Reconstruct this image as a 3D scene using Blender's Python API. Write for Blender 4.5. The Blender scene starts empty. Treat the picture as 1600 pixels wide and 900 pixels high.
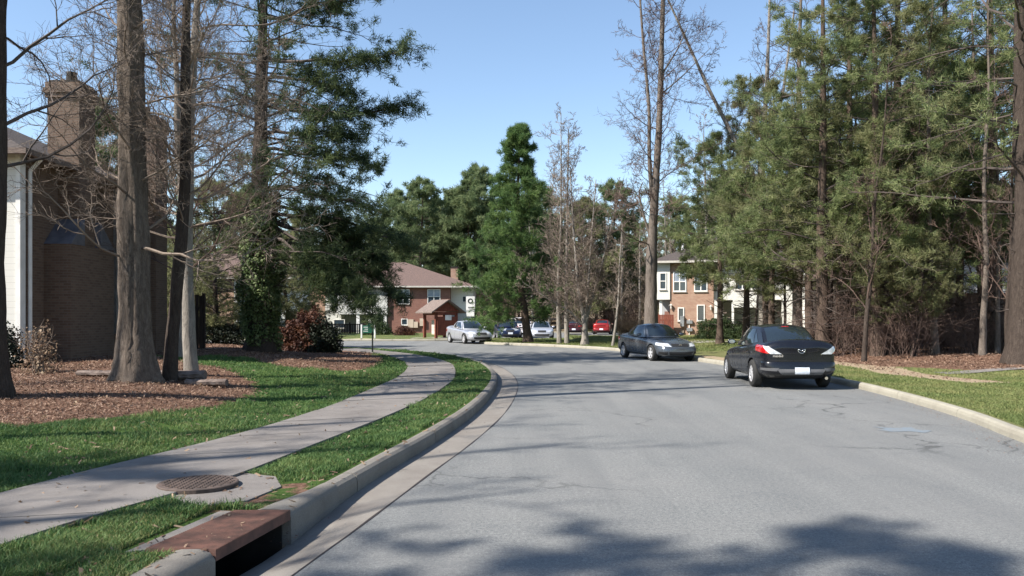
import bpy, bmesh, math, random
import numpy as np
from mathutils import Vector, Matrix
from mathutils.bvhtree import BVHTree
from mathutils.geometry import delaunay_2d_cdt

SC = bpy.context.scene
COL = SC.collection
R = math.radians
# ------------------------------------------------ camera, world, sun, exposure
cam_d = bpy.data.cameras.new('camera'); cam = bpy.data.objects.new('camera', cam_d); COL.objects.link(cam)
cam.location = (0, 0, 1.6); cam.rotation_euler = (R(90), 0, 0)
cam_d.sensor_width = 36; cam_d.lens = 28.8; cam_d.shift_y = 47/1600
cam_d.clip_start = 0.05; cam_d.clip_end = 2000
SC.camera = cam
SUN_EL, SUN_DIR = 43.0, Vector((-1, -0.5, 0)).normalized()      # horizontal direction towards the sun
w = bpy.data.worlds.new('World'); SC.world = w; w.use_nodes = True
nt = w.node_tree; nt.nodes.clear()
sky = nt.nodes.new('ShaderNodeTexSky'); sky.sky_type = 'NISHITA'; sky.sun_disc = False
sky.sun_elevation = R(SUN_EL); sky.sun_rotation = math.atan2(SUN_DIR.x, SUN_DIR.y)
sky.air_density = 1.0; sky.dust_density = 0.25; sky.ozone_density = 1.3
bg = nt.nodes.new('ShaderNodeBackground'); bg.inputs['Strength'].default_value = 0.092
wo = nt.nodes.new('ShaderNodeOutputWorld')
nt.links.new(sky.outputs[0], bg.inputs['Color']); nt.links.new(bg.outputs[0], wo.inputs['Surface'])
sd = bpy.data.lights.new('sun', 'SUN'); sd.energy = 4.5; sd.angle = R(0.6); sd.color = (1, .94, .86)
sun = bpy.data.objects.new('sun', sd); COL.objects.link(sun)
sv = Vector((SUN_DIR.x*math.cos(R(SUN_EL)), SUN_DIR.y*math.cos(R(SUN_EL)), math.sin(R(SUN_EL))))
sun.rotation_euler = sv.to_track_quat('Z', 'Y').to_euler()
SC.view_settings.view_transform = 'Standard'; SC.view_settings.look = 'None'
SC.view_settings.gamma = 1; SC.view_settings.exposure = 1.25
SC.view_settings.use_curve_mapping = False
SC.cycles.max_bounces = 5; SC.cycles.diffuse_bounces = 3; SC.cycles.glossy_bounces = 3
SC.cycles.transmission_bounces = 3; SC.cycles.transparent_max_bounces = 6

def at(px, py, D):
    return Vector(((px-800)/1280*D, D, 1.6-(py-497)/1280*D))
def smooth(t):
    t = np.clip(t, 0, 1); return t*t*(3-2*t)

# ------------------------------------------------ materials
def new_mat(name):
    m = bpy.data.materials.new(name); m.use_nodes = True
    n = m.node_tree.nodes; n.clear()
    b = n.new('ShaderNodeBsdfPrincipled'); o = n.new('ShaderNodeOutputMaterial')
    m.node_tree.links.new(b.outputs[0], o.inputs[0])
    return m, m.node_tree, b
def noise(nt, vec, scale, detail=4, rough=.55, dist=0):
    n = nt.nodes.new('ShaderNodeTexNoise'); n.inputs['Scale'].default_value = scale
    n.inputs['Detail'].default_value = detail; n.inputs['Roughness'].default_value = rough
    n.inputs['Distortion'].default_value = dist
    if vec is not None: nt.links.new(vec, n.inputs['Vector'])
    return n.outputs['Fac']
def ramp(nt, fac, stops):
    r = nt.nodes.new('ShaderNodeValToRGB'); e = r.color_ramp.elements
    while len(e) < len(stops): e.new(.5)
    for k, (p, c) in enumerate(stops):
        e[k].position = p; e[k].color = (*c, 1) if len(c) == 3 else c
    nt.links.new(fac, r.inputs[0]); return r.outputs[0]
def mix(nt, fac, a, b, mode='MIX'):
    m = nt.nodes.new('ShaderNodeMix'); m.data_type = 'RGBA'; m.blend_type = mode
    for s, v in ((m.inputs[0], fac), (m.inputs[6], a), (m.inputs[7], b)):
        if isinstance(v, (int, float)): s.default_value = v
        elif isinstance(v, tuple): s.default_value = (*v, 1)
        else: nt.links.new(v, s)
    return m.outputs[2]
def math_(nt, op, a, b=None):
    m = nt.nodes.new('ShaderNodeMath'); m.operation = op
    for s, v in zip(m.inputs, (a, b)):
        if v is None: continue
        if isinstance(v, (int, float)): s.default_value = v
        else: nt.links.new(v, s)
    return m.outputs[0]
def coords(nt, kind='Object', scale=(1, 1, 1)):
    t = nt.nodes.new('ShaderNodeTexCoord'); m = nt.nodes.new('ShaderNodeMapping')
    m.inputs['Scale'].default_value = scale
    nt.links.new(t.outputs[kind], m.inputs[0]); return m.outputs[0]
def bump(nt, b, h, strength, dist=.02):
    n = nt.nodes.new('ShaderNodeBump'); n.inputs['Strength'].default_value = strength
    n.inputs['Distance'].default_value = dist
    nt.links.new(h, n.inputs['Height']); nt.links.new(n.outputs[0], b.inputs['Normal'])
def pm(name, c1, c2=None, scale=4, rough=.8, bmp=0, bscale=40, bdist=.01, stretch=(1, 1, 1), metal=0, spec=.3, coat=0, detail=5, lo=.35, hi=.65):
    m, nt, b = new_mat(name)
    if c2 is None: c2 = tuple(v*.85 for v in c1)
    v = coords(nt, 'Object', stretch)
    nt.links.new(ramp(nt, noise(nt, v, scale, detail), [(lo, c1), (hi, c2)]), b.inputs['Base Color'])
    b.inputs['Roughness'].default_value = rough; b.inputs['Metallic'].default_value = metal
    b.inputs['Specular IOR Level'].default_value = spec
    if coat: b.inputs['Coat Weight'].default_value = coat; b.inputs['Coat Roughness'].default_value = .04
    if bmp: bump(nt, b, noise(nt, v, bscale, 4), bmp, bdist)
    return m
M = {}
def bark(name, c1, c2, c3, sc=1.0):
    m, nt, b = new_mat(name)
    v = coords(nt, 'Object', (9*sc, 9*sc, 2.1*sc))
    f0 = noise(nt, v, 2.0, 7, .68, .9); vf = coords(nt, 'Object', (1, 1, .55))
    f = math_(nt, 'ADD', math_(nt, 'MULTIPLY', f0, .7), math_(nt, 'MULTIPLY', noise(nt, vf, 38, 4, .7, .4), .3))
    v2 = coords(nt, 'Object', (1, 1, .5)); g = noise(nt, v2, 1.3, 3)
    c = ramp(nt, f, [(.36, c1), (.5, c2), (.66, c3)])
    c = mix(nt, g, c, tuple(x*.75 for x in c2))
    nt.links.new(c, b.inputs['Base Color']); b.inputs['Roughness'].default_value = .93
    b.inputs['Specular IOR Level'].default_value = .15
    bump(nt, b, f, 1.0, .05); return m
M['bark_oak'] = bark('bark_oak', (.022, .017, .014), (.135, .108, .088), (.26, .22, .18))
M['bark_dark'] = bark('bark_dark', (.018, .014, .012), (.06, .046, .038), (.11, .088, .072))
M['bark_grey'] = bark('bark_grey', (.10, .09, .08), (.25, .225, .195), (.42, .38, .33), .7)
M['bark_pine'] = bark('bark_pine', (.025, .018, .014), (.10, .072, .056), (.19, .145, .115), .8)
M['twig_tan'] = pm('twig_tan', (.24, .19, .15), (.11, .085, .07), 1.5, .9)
M['twig_dark'] = pm('twig_dark', (.10, .08, .07), (.04, .032, .028), 1.2, .9)
M['twig_brown'] = pm('twig_brown', (.15, .10, .08), (.06, .042, .036), 1.2, .9)
def foliage(name, c1, c2, c3, sc=.8, trans=.3):
    m, nt, b = new_mat(name)
    v = coords(nt, 'Object'); f = noise(nt, v, sc, 3, .6)
    g = nt.nodes.new('ShaderNodeNewGeometry')
    fac = math_(nt, 'ADD', math_(nt, 'MULTIPLY', f, .75), math_(nt, 'MULTIPLY', g.outputs['Random Per Island'], .25))
    c = ramp(nt, fac, [(.32, c1), (.5, c2), (.68, c3)])
    nt.links.new(c, b.inputs['Base Color']); b.inputs['Roughness'].default_value = .6
    b.inputs['Specular IOR Level'].default_value = .25
    t = nt.nodes.new('ShaderNodeBsdfTranslucent'); nt.links.new(c, t.inputs[0])
    s = nt.nodes.new('ShaderNodeMixShader'); s.inputs[0].default_value = trans
    nt.links.new(b.outputs[0], s.inputs[1]); nt.links.new(t.outputs[0], s.inputs[2])
    o = [n for n in nt.nodes if n.type == 'OUTPUT_MATERIAL'][0]; nt.links.new(s.outputs[0], o.inputs[0])
    return m
M['needle'] = foliage('needle', (.07, .10, .045), (.19, .235, .095), (.32, .335, .16), 1.1, .55)
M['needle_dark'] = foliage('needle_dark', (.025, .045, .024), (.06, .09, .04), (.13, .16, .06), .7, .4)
M['needle_bright'] = foliage('needle_bright', (.05, .10, .035), (.10, .17, .055), (.17, .235, .075), .8, .5)
M['needle_olive'] = foliage('needle_olive', (.09, .105, .05), (.185, .20, .09), (.28, .27, .14), .8, .5)
M['needle_far'] = foliage('needle_far', (.07, .11, .05), (.15, .20, .09), (.25, .285, .14), .7, .5)
M['ivy'] = foliage('ivy', (.035, .065, .022), (.10, .145, .05), (.22, .26, .12), 3)
M['hedge'] = foliage('hedge', (.02, .038, .014), (.045, .07, .025), (.08, .11, .04), 2.5)
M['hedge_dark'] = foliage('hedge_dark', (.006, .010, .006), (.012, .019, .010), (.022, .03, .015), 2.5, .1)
M['leaf_rust'] = foliage('leaf_rust', (.03, .012, .009), (.075, .03, .02), (.14, .06, .03), 2)
M['leaf_dry'] = foliage('leaf_dry', (.16, .10, .07), (.26, .18, .12), (.36, .27, .18), 2)
M['blade'] = foliage('blade', (.036, .082, .026), (.08, .152, .045), (.155, .21, .07), 1.6, .3)
M['blade_dull'] = foliage('blade_dull', (.09, .13, .04), (.16, .19, .065), (.25, .24, .10), .6, .3)

def ground_material():
    m, nt, b = new_mat('ground_cover')
    v = coords(nt, 'Object')
    n1 = noise(nt, v, .5, 5); n2 = noise(nt, v, 14, 6, .7); n3 = noise(nt, v, 60, 4, .7)
    grass = ramp(nt, n2, [(.3, (.03, .058, .014)), (.55, (.058, .11, .022)), (.75, (.11, .13, .045))])
    dull = ramp(nt, n2, [(.3, (.10, .11, .045)), (.55, (.17, .175, .07)), (.75, (.26, .22, .12))])
    mul = ramp(nt, n2, [(.28, (.06, .032, .022)), (.5, (.165, .092, .063)), (.72, (.28, .18, .13))])
    dry = ramp(nt, n2, [(.3, (.28, .21, .14)), (.7, (.44, .35, .24))])
    def attr(nm):
        a = nt.nodes.new('ShaderNodeAttribute'); a.attribute_name = nm; return a.outputs['Fac']
    def edge(a):
        f = math_(nt, 'ADD', a, math_(nt, 'MULTIPLY', math_(nt, 'SUBTRACT', noise(nt, v, 3.5, 5, .65), .5), 1.1))
        return ramp(nt, f, [(.44, (0, 0, 0)), (.56, (1, 1, 1))])
    c = mix(nt, edge(attr('dull')), grass, dull)
    c = mix(nt, edge(attr('dry')), c, dry)
    c = mix(nt, edge(attr('mulch')), c, mul)
    c = mix(nt, math_(nt, 'MULTIPLY', n3, .45), c, mix(nt, .5, c, (.05, .04, .03)))
    nt.links.new(c, b.inputs['Base Color']); b.inputs['Roughness'].default_value = .95
    b.inputs['Specular IOR Level'].default_value = .1
    bump(nt, b, n3, .9, .03); return m
M['ground'] = ground_material()

def asphalt_material():
    m, nt, b = new_mat('asphalt')
    v = coords(nt, 'Object')
    sp = noise(nt, v, 85, 3, .8); big = noise(nt, v, .35, 4, .6); mid = noise(nt, v, 2.5, 6, .7)
    sp2 = noise(nt, v, 28, 4, .75)
    c = ramp(nt, math_(nt, 'ADD', math_(nt, 'MULTIPLY', sp, .6), math_(nt, 'MULTIPLY', sp2, .4)), [(.34, (.055, .058, .057)), (.5, (.16, .164, .16)), (.65, (.31, .31, .295))])
    c = mix(nt, math_(nt, 'MULTIPLY', ramp(nt, big, [(.4, (0, 0, 0)), (.62, (1, 1, 1))]), .3), c, (.22, .213, .202))
    c = mix(nt, math_(nt, 'MULTIPLY', ramp(nt, mid, [(.54, (0, 0, 0)), (.68, (1, 1, 1))]), .4), c, (.115, .12, .122))
    vo = nt.nodes.new('ShaderNodeTexVoronoi'); vo.feature = 'DISTANCE_TO_EDGE'; vo.inputs['Scale'].default_value = .33
    dv = nt.nodes.new('ShaderNodeMapping'); nt.links.new(v, dv.inputs[0])
    nz = nt.nodes.new('ShaderNodeTexNoise'); nz.inputs['Scale'].default_value = 1.8; nz.inputs['Detail'].default_value = 8
    nt.links.new(v, nz.inputs[0])
    mv = nt.nodes.new('ShaderNodeVectorMath'); mv.operation = 'MULTIPLY_ADD'; mv.inputs[1].default_value = (1.3, 1.3, 0)
    nt.links.new(nz.outputs['Color'], mv.inputs[0]); nt.links.new(v, mv.inputs[2])
    nt.links.new(mv.outputs[0], vo.inputs['Vector'])
    cr = ramp(nt, vo.outputs['Distance'], [(0, (1, 1, 1)), (.013, (0, 0, 0))])
    gate = ramp(nt, noise(nt, v, .22, 2), [(.49, (0, 0, 0)), (.62, (1, 1, 1))])
    lane = noise(nt, coords(nt, 'Object', (1.1, .07, 1)), 1.2, 4, .6)
    c = mix(nt, math_(nt, 'MULTIPLY', ramp(nt, lane, [(.42, (0, 0, 0)), (.62, (1, 1, 1))]), .32), c, (.10, .105, .108))
    spot = ramp(nt, noise(nt, v, 1.1, 3, .5), [(.68, (0, 0, 0)), (.74, (1, 1, 1))])
    c = mix(nt, math_(nt, 'MULTIPLY', spot, .35), c, (.07, .07, .07))
    cf = math_(nt, 'MULTIPLY', math_(nt, 'MULTIPLY', cr, gate), .75)
    c = mix(nt, cf, c, (.03, .03, .03))
    nt.links.new(c, b.inputs['Base Color']); b.inputs['Roughness'].default_value = .85
    b.inputs['Specular IOR Level'].default_value = .25
    bump(nt, b, sp, .7, .008); return m
M['asphalt'] = asphalt_material()
def concrete_material(name, c1, c2, stain=(.12, .10, .085), sf=.5):
    m, nt, b = new_mat(name)
    v = coords(nt, 'Object'); sp = noise(nt, v, 110, 3, .8); mid = noise(nt, v, 1.6, 7, .68); lg = noise(nt, v, .5, 3)
    c = ramp(nt, sp, [(.3, c1), (.7, c2)])
    c = mix(nt, math_(nt, 'MULTIPLY', ramp(nt, mid, [(.42, (0, 0, 0)), (.7, (1, 1, 1))]), sf), c, stain)
    c = mix(nt, math_(nt, 'MULTIPLY', lg, .35), c, tuple(x*.8 for x in c2))
    nt.links.new(c, b.inputs['Base Color']); b.inputs['Roughness'].default_value = .9
    bump(nt, b, sp, .8, .008); return m
M['walk'] = concrete_material('sidewalk_concrete', (.135, .123, .112), (.225, .203, .186), (.07, .06, .053), sf=.65)
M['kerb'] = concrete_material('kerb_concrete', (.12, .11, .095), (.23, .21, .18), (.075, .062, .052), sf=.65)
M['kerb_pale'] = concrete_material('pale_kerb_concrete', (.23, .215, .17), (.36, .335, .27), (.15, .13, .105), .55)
M['gutter'] = concrete_material('gutter_concrete', (.15, .138, .12), (.24, .218, .192), (.10, .08, .068), .6)
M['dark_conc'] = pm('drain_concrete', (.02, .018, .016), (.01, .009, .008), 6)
M['rust'] = pm('rusty_steel', (.17, .088, .068), (.085, .052, .043), 7, .8, .5, 90, .004, metal=.25)
M['iron'] = pm('cast_iron', (.11, .08, .066), (.055, .042, .036), 9, .8, .4, 60, .004)

def brick_material(name, c1, c2, mortar, sw=.215, sh=.072):
    m, nt, b = new_mat(name)
    t = nt.nodes.new('ShaderNodeTexCoord'); s = nt.nodes.new('ShaderNodeSeparateXYZ'); nt.links.new(t.outputs['Object'], s.inputs[0])
    cmb = nt.nodes.new('ShaderNodeCombineXYZ')
    nt.links.new(math_(nt, 'ADD', s.outputs[0], s.outputs[1]), cmb.inputs[0]); nt.links.new(s.outputs[2], cmb.inputs[1])
    k = nt.nodes.new('ShaderNodeTexBrick'); nt.links.new(cmb.outputs[0], k.inputs[0])
    k.inputs['Scale'].default_value = 1; k.inputs['Brick Width'].default_value = sw; k.inputs['Row Height'].default_value = sh
    k.inputs['Mortar Size'].default_value = .008; k.inputs['Mortar Smooth'].default_value = .2; k.inputs['Bias'].default_value = -.1
    k.inputs['Color1'].default_value = (*c1, 1); k.inputs['Color2'].default_value = (*c2, 1); k.inputs['Mortar'].default_value = (*mortar, 1)
    v = coords(nt, 'Object')
    c = mix(nt, math_(nt, 'MULTIPLY', noise(nt, v, 1.2, 5, .7), .5), k.outputs['Color'], tuple(x*.6 for x in c1))
    nt.links.new(c, b.inputs['Base Color']); b.inputs['Roughness'].default_value = .9
    bump(nt, b, k.outputs['Fac'], -.6, .01); return m
M['brick_red'] = brick_material('red_brick', (.20, .075, .055), (.27, .12, .085), (.22, .17, .14))
M['brick_tan'] = brick_material('tan_brick', (.31, .17, .115), (.42, .27, .19), (.36, .30, .24))
M['brick_brown'] = brick_material('brown_brick', (.115, .072, .05), (.175, .115, .08), (.16, .13, .105))
def siding_material(name, c):
    m, nt, b = new_mat(name)
    t = nt.nodes.new('ShaderNodeTexCoord'); s = nt.nodes.new('ShaderNodeSeparateXYZ'); nt.links.new(t.outputs['Object'], s.inputs[0])
    fr = math_(nt, 'FRACT', math_(nt, 'MULTIPLY', s.outputs[2], 1/.16))
    col = ramp(nt, fr, [(0, tuple(x*.55 for x in c)), (.09, c)])
    v = coords(nt, 'Object', (1, 1, 3)); col = mix(nt, math_(nt, 'MULTIPLY', noise(nt, v, 1.5, 5), .25), col, tuple(x*.7 for x in c))
    nt.links.new(col, b.inputs['Base Color']); b.inputs['Roughness'].default_value = .6
    bump(nt, b, fr, .5, .012); return m
M['siding'] = siding_material('white_siding', (.64, .63, .58))
M['siding_grey'] = siding_material('grey_siding', (.36, .37, .38))
M['shingle'] = pm('roof_shingle', (.15, .10, .085), (.09, .065, .058), 9, .95, .6, 30, .02, (1, 1, 3))
M['shingle_dark'] = pm('dark_shingle', (.085, .07, .062), (.05, .042, .04), 9, .95, .6, 30, .02, (1, 1, 3))
M['white'] = pm('white_paint', (.74, .73, .70), (.62, .61, .58), 3, .5)
M['trim_dark'] = pm('dark_trim', (.035, .028, .025), None, 5, .6)
M['wood_dark'] = pm('dark_wood', (.045, .03, .024), (.025, .018, .015), 3, .85, .4, 30, .01, (6, 6, 1))
M['wood_red'] = pm('red_brown_wood', (.20, .058, .035), (.11, .035, .024), 3, .8, .4, 30, .01, (6, 6, 1))
M['wood_grey'] = pm('weathered_wood', (.21, .165, .14), (.10, .075, .065), 4, .9, .6, 30, .01, (2, 6, 6))
M['green_paint'] = pm('green_paint', (.02, .11, .07), (.015, .08, .05), 3, .45)
M['black_paint'] = pm('black_paint', (.02, .025, .024), None, 3, .45)
M['metal'] = pm('galvanised_metal', (.42, .43, .44), (.3, .31, .32), 4, .4, metal=.6)
M['flash'] = pm('lead_flashing', (.13, .13, .15), (.08, .08, .095), 4, .5)
M['beige'] = pm('beige_paint', (.52, .42, .33), None, 3, .6)
M['win'], _nt, _b = new_mat('window_glass')
_b.inputs['Base Color'].default_value = (.03, .045, .06, 1); _b.inputs['Roughness'].default_value = .06; _b.inputs['Specular IOR Level'].default_value = .8
M['blind'] = pm('window_blind', (.30, .34, .40), (.20, .24, .30), 3, .4, spec=.6)
M['lightstone'] = pm('pale_stone', (.5, .47, .42), None, 5, .8)
M['bluemark'] = pm('faded_blue_marking', (.145, .185, .22), (.172, .18, .182), 9, .9)

# ------------------------------------------------ mesh building
class MB:
    def __init__(s): s.v = []; s.f = []; s.n = 0; s.mi = []
    def add(s, V, F, mi=0):
        V = np.asarray(V, dtype=np.float32).reshape(-1, 3); F = np.asarray(F, dtype=np.int32)
        s.v.append(V); s.f.append(F+s.n); s.mi.append(np.full(len(F), mi, dtype=np.int32)); s.n += len(V); return s
    def box(s, x0, x1, y0, y1, z0, z1, mi=0, mat=None):
        V = np.array([(x, y, z) for z in (z0, z1) for y in (y0, y1) for x in (x0, x1)], float)
        if mat is not None: V = np.array([list(mat @ Vector(p)) for p in V])
        return s.add(V, [(0, 2, 3, 1), (4, 5, 7, 6), (0, 1, 5, 4), (2, 6, 7, 3), (0, 4, 6, 2), (1, 3, 7, 5)], mi)
    def poly(s, pts, mi=0): return s.add(pts, [tuple(range(len(pts)))], mi)
    def prism(s, pts, dv, mi=0):        # polygon pts (3d) extruded by dv
        n = len(pts); P = np.array([list(p) for p in pts], float); Q = P+np.array(list(dv), float)
        base = s.n; s.v.append(np.vstack([P, Q]).astype(np.float32)); s.n += 2*n
        for face in [tuple(range(n))[::-1], tuple(range(n, 2*n))]:
            s.f.append(np.array([face])+base); s.mi.append(np.array([mi], dtype=np.int32))
        q = np.array([(i, (i+1) % n, n+(i+1) % n, n+i) for i in range(n)])+base
        s.f.append(q); s.mi.append(np.full(n, mi, dtype=np.int32)); return s
    def cyl(s, p0, p1, r0, r1=None, k=12, caps=True, mi=0):
        r1 = r0 if r1 is None else r1
        p0 = Vector(p0); p1 = Vector(p1); d = (p1-p0).normalized()
        a = d.orthogonal().normalized(); b = d.cross(a)
        V = []
        for p, r in ((p0, r0), (p1, r1)):
            for i in range(k):
                t = 2*math.pi*i/k; V.append(p+(a*math.cos(t)+b*math.sin(t))*r)
        s.add(V, [(i, (i+1) % k, k+(i+1) % k, k+i) for i in range(k)], mi)
        if caps:
            s.add([V[i] for i in range(k)][::-1], [tuple(range(k))], mi); s.add([V[k+i] for i in range(k)], [tuple(range(k))], mi)
        return s
    def lathe(s, prof, origin, axis='x', k=28, mi=0):  # prof: (r, h)
        V = []
        for r, h in prof:
            for i in range(k):
                t = 2*math.pi*i/k; c, q = r*math.cos(t), r*math.sin(t)
                V.append({'x': (h, c, q), 'z': (c, q, h), 'y': (c, h, q)}[axis])
        V = np.array(V)+np.array(origin)
        F = [(j*k+i, j*k+(i+1) % k, (j+1)*k+(i+1) % k, (j+1)*k+i) for j in range(len(prof)-1) for i in range(k)]
        return s.add(V, F, mi)
    def mesh(s, name, mats, smooth_=False):
        me = bpy.data.meshes.new(name)
        V = np.vstack(s.v) if s.v else np.zeros((0, 3), np.float32)
        me.vertices.add(len(V)); me.vertices.foreach_set('co', V.astype(np.float32).ravel())
        fl = [f for f in s.f if len(f)]; mi = [m for f, m in zip(s.f, s.mi) if len(f)]
        cnt = np.concatenate([np.full(len(f), f.shape[1], dtype=np.int32) for f in fl])
        loops = np.concatenate([f.ravel() for f in fl]).astype(np.int32)
        st = np.concatenate([[0], np.cumsum(cnt)[:-1]]).astype(np.int32)
        me.loops.add(len(loops)); me.loops.foreach_set('vertex_index', loops)
        me.polygons.add(len(cnt)); me.polygons.foreach_set('loop_start', st); me.polygons.foreach_set('loop_total', cnt)
        me.polygons.foreach_set('material_index', np.concatenate(mi))
        me.polygons.foreach_set('use_smooth', np.full(len(cnt), bool(smooth_)))
        me.update(calc_edges=True)
        for m in (mats if isinstance(mats, (list, tuple)) else [mats]): me.materials.append(m)
        return me
    def build(s, name, mats, parent=None, smooth_=False):
        return link(name, s.mesh(name, mats, smooth_), parent)
def link(name, me, parent=None):
    o = bpy.data.objects.new(name, me); COL.objects.link(o)
    if parent is not None: o.parent = parent
    return o
def tag(o, label=None, cat=None, group=None, kind=None):
    if label: o['label'] = label
    if cat: o['category'] = cat
    if group: o['group'] = group
    if kind: o['kind'] = kind
    return o
def empty(name, loc, rz=0, label=None, cat=None, group=None):
    o = bpy.data.objects.new(name, None); COL.objects.link(o); o.empty_display_size = .3
    o.location = loc; o.rotation_euler = (0, 0, rz); return tag(o, label, cat, group)
def kids(o): return [c for c in COL.objects if c.parent == o]
CH = {}
def copy_tree(o, parent=None):
    c = o.copy(); COL.objects.link(c); c.parent = parent
    if o.name not in CH: CH[o.name] = kids(o)
    for ch in CH[o.name]: copy_tree(ch, c)
    return c
def copy_thing(o, loc, rz, sc=1, label=None, group=None):
    c = copy_tree(o); c.location = loc; c.rotation_euler = (0, 0, rz); c.scale = (sc, sc, sc) if isinstance(sc, (int, float)) else sc
    if label: c['label'] = label
    if group: c['group'] = group
    return c

# ------------------------------------------------ plan of the place
def resample(P, step):
    P = np.array(P, float); out = []
    for i in range(len(P)-1):
        p0 = P[max(i-1, 0)]; p1 = P[i]; p2 = P[i+1]; p3 = P[min(i+2, len(P)-1)]
        n = max(2, int(np.linalg.norm(p2-p1)/step))
        for t in np.arange(n)/n:
            out.append(.5*((2*p1)+(-p0+p2)*t+(2*p0-5*p1+4*p2-p3)*t*t+(-p0+3*p1-3*p2+p3)*t**3))
    out.append(P[-1]); return np.array(out)
def normals(P):
    T = np.gradient(P, axis=0); T /= np.linalg.norm(T, axis=1)[:, None]+1e-9
    return np.stack([-T[:, 1], T[:, 0]], 1)          # left of travel
def offset(P, d): return P+normals(P)*d
def inpoly(X, Y, poly):
    poly = np.asarray(poly); r = np.zeros(np.shape(X), bool); n = len(poly); j = n-1
    for i in range(n):
        xi, yi = poly[i]; xj, yj = poly[j]
        c = ((yi > Y) != (yj > Y)) & (X < (xj-xi)*(Y-yi)/((yj-yi) if yj != yi else 1e-9)+xi)
        r ^= c; j = i
    return r
def distline(X, Y, P):
    X = np.asarray(X, float); Y = np.asarray(Y, float); d = np.full(X.shape, 1e9)
    for i in range(len(P)-1):
        a, b = P[i], P[i+1]; ab = b-a; L = ab@ab+1e-12
        t = np.clip(((X-a[0])*ab[0]+(Y-a[1])*ab[1])/L, 0, 1)
        d = np.minimum(d, np.hypot(X-a[0]-t*ab[0], Y-a[1]-t*ab[1]))
    return d
LK = resample([(-5.6, -22), (-3.4, -6), (-2.5, 1), (-1.86, 5.15), (-1.7, 6.1), (-1.53, 7.2), (-1.3, 8.7), (-1.0, 10.6), (-.66, 13.4), (-.44, 16.6), (-.36, 20),
               (-.52, 23.6), (-1.1, 28), (-2.4, 32.6), (-4.2, 36.6), (-6.2, 39.6), (-8.8, 42), (-12.5, 43.8), (-20, 45.2), (-40, 46.5), (-90, 47)], .5)
RK = resample([(0, -22), (3, -8), (4.7, 0), (6.05, 8), (6.62, 10.8), (7.15, 13), (7.6, 16), (7.88, 19.3), (7.8, 22), (7.45, 25.5), (6.95, 29.5), (6.2, 35),
               (5.0, 40), (3.4, 43.6), (1.45, 46.6), (-.9, 49.2)], .5)
ISL = resample([(-.9, 49.2), (-1.9, 50.8), (-2.1, 54), (-1.4, 57.4), (.6, 58.4), (5, 58.5), (9, 58.6), (11.4, 60), (12, 64), (12, 88)], .6)
FARK = resample([(12, 88), (4, 88.2), (-3.4, 88), (-3.5, 75), (-3.5, 60), (-4, 57.8), (-5.4, 57), (-12, 57), (-40, 57.5), (-90, 58)], .6)
ROADP = np.vstack([LK, FARK[::-1], ISL[::-1], RK[::-1]])
LKs, RKs = LK[::3], RK[::3]
LEFTP = np.vstack([LK, [(-90, -22)]])
def gz(x, y):
    x = np.asarray(x, float); y = np.asarray(y, float)
    dl = distline(x, y, LKs); dr = distline(x, y, RKs)
    L = inpoly(x, y, LEFTP)
    z = np.where(L, .13+.32*smooth((dl-2.7)/6), .13)
    z = np.where((~L) & (x > 4) & (y < 60), .13+.22*smooth((dr-3.2)/6), z)
    far = smooth((y-89)/9)*1.2+smooth((y-110)/120)*6
    z = z+far*(~L)
    und = .03*np.sin(x*1.3+y*.7)+.025*np.sin(x*.6-y*1.1+2)
    return z+und*smooth((np.minimum(dl, dr)-2.6)/2)
def G(x, y): return float(gz(np.array([x]), np.array([y]))[0])
def ground_pt(px, py):
    z = .13
    for _ in range(12):
        D = (1.6-z)*1280/(py-497); X = (px-800)/1280*D; z = G(X, D)
    return Vector((X, D, z))
def W(px, py, z=.3):
    D = (1.6-z)*1280/(py-497); return ((px-800)/1280*D, D)

# sidewalk edges, mulch and worn regions (world plan)
SWL = resample([(-7.2, -10), (-5.6, 0), (-4.55, 5), (-4.23, 6.77), (-4.0, 7.9), (-3.6, 9.4), (-3.24, 11.3), (-3.0, 13.7), (-2.86, 17.4), (-2.86, 21.4), (-3.35, 26), (-4.55, 31), (-5.8, 34.3), (-8.4, 37.6)], .4)
SWR = resample([(-5.8, -10), (-4.2, 0), (-3.3, 5), (-2.9, 6.4), (-2.55, 7.5), (-2.25, 9.4), (-1.86, 11.9), (-1.6, 14.2), (-1.43, 17), (-1.42, 20.4), (-1.95, 26), (-3.3, 31.1), (-5.1, 35.2), (-7.4, 38.8)], .4)
WALKP = np.vstack([SWL, SWR[::-1]])
MUL = [np.array([(-2.4, 6.3), (-1.8, 6.25), (-1.7, 7.2), (-1.9, 7.4), (-2.1, 6.9)]), np.array([(-40, 10), W(-60, 650), W(20, 656), W(100, 648), W(200, 640), W(330, 624), W(400, 606), W(395, 590), W(340, 578), W(240, 566), (-9.6, 24.5), (-12.4, 25), (-40, 25)]),
       np.array([W(395, 566), W(450, 574), W(540, 574), W(590, 562), W(600, 553), (-6.8, 38), (-11, 41), (-24, 42), (-24, 31)]),
       np.array([(11.2, 34), (10.9, 28), (11.2, 24.6), (12.6, 22.3), (16, 20.5), (60, 17), (90, 60), (60, 88), (24, 88), (24, 55), (16, 40)])]
DRY = [np.array([(9.9, 31), (10.3, 25), (9.7, 21.5), (10.4, 18.5), (11.3, 18.5), (10.9, 21.5), (11.5, 25), (11.4, 31)]),
       np.array([(6.9, 33), (7.2, 28), (7.7, 24), (8.2, 24), (8.0, 29), (7.6, 33)]),
       np.array([(-30, 89), (40, 89), (60, 150), (-40, 150)]), ]
def regmask(X, Y, polys, soft=.35):
    m = np.zeros(len(X))
    for p in polys:
        inside = inpoly(X, Y, p); d = distline(X, Y, np.vstack([p, p[:1]]))
        m = np.maximum(m, np.clip(.5+np.where(inside, d, -d)/(2*soft), 0, 1))
    return m
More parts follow.
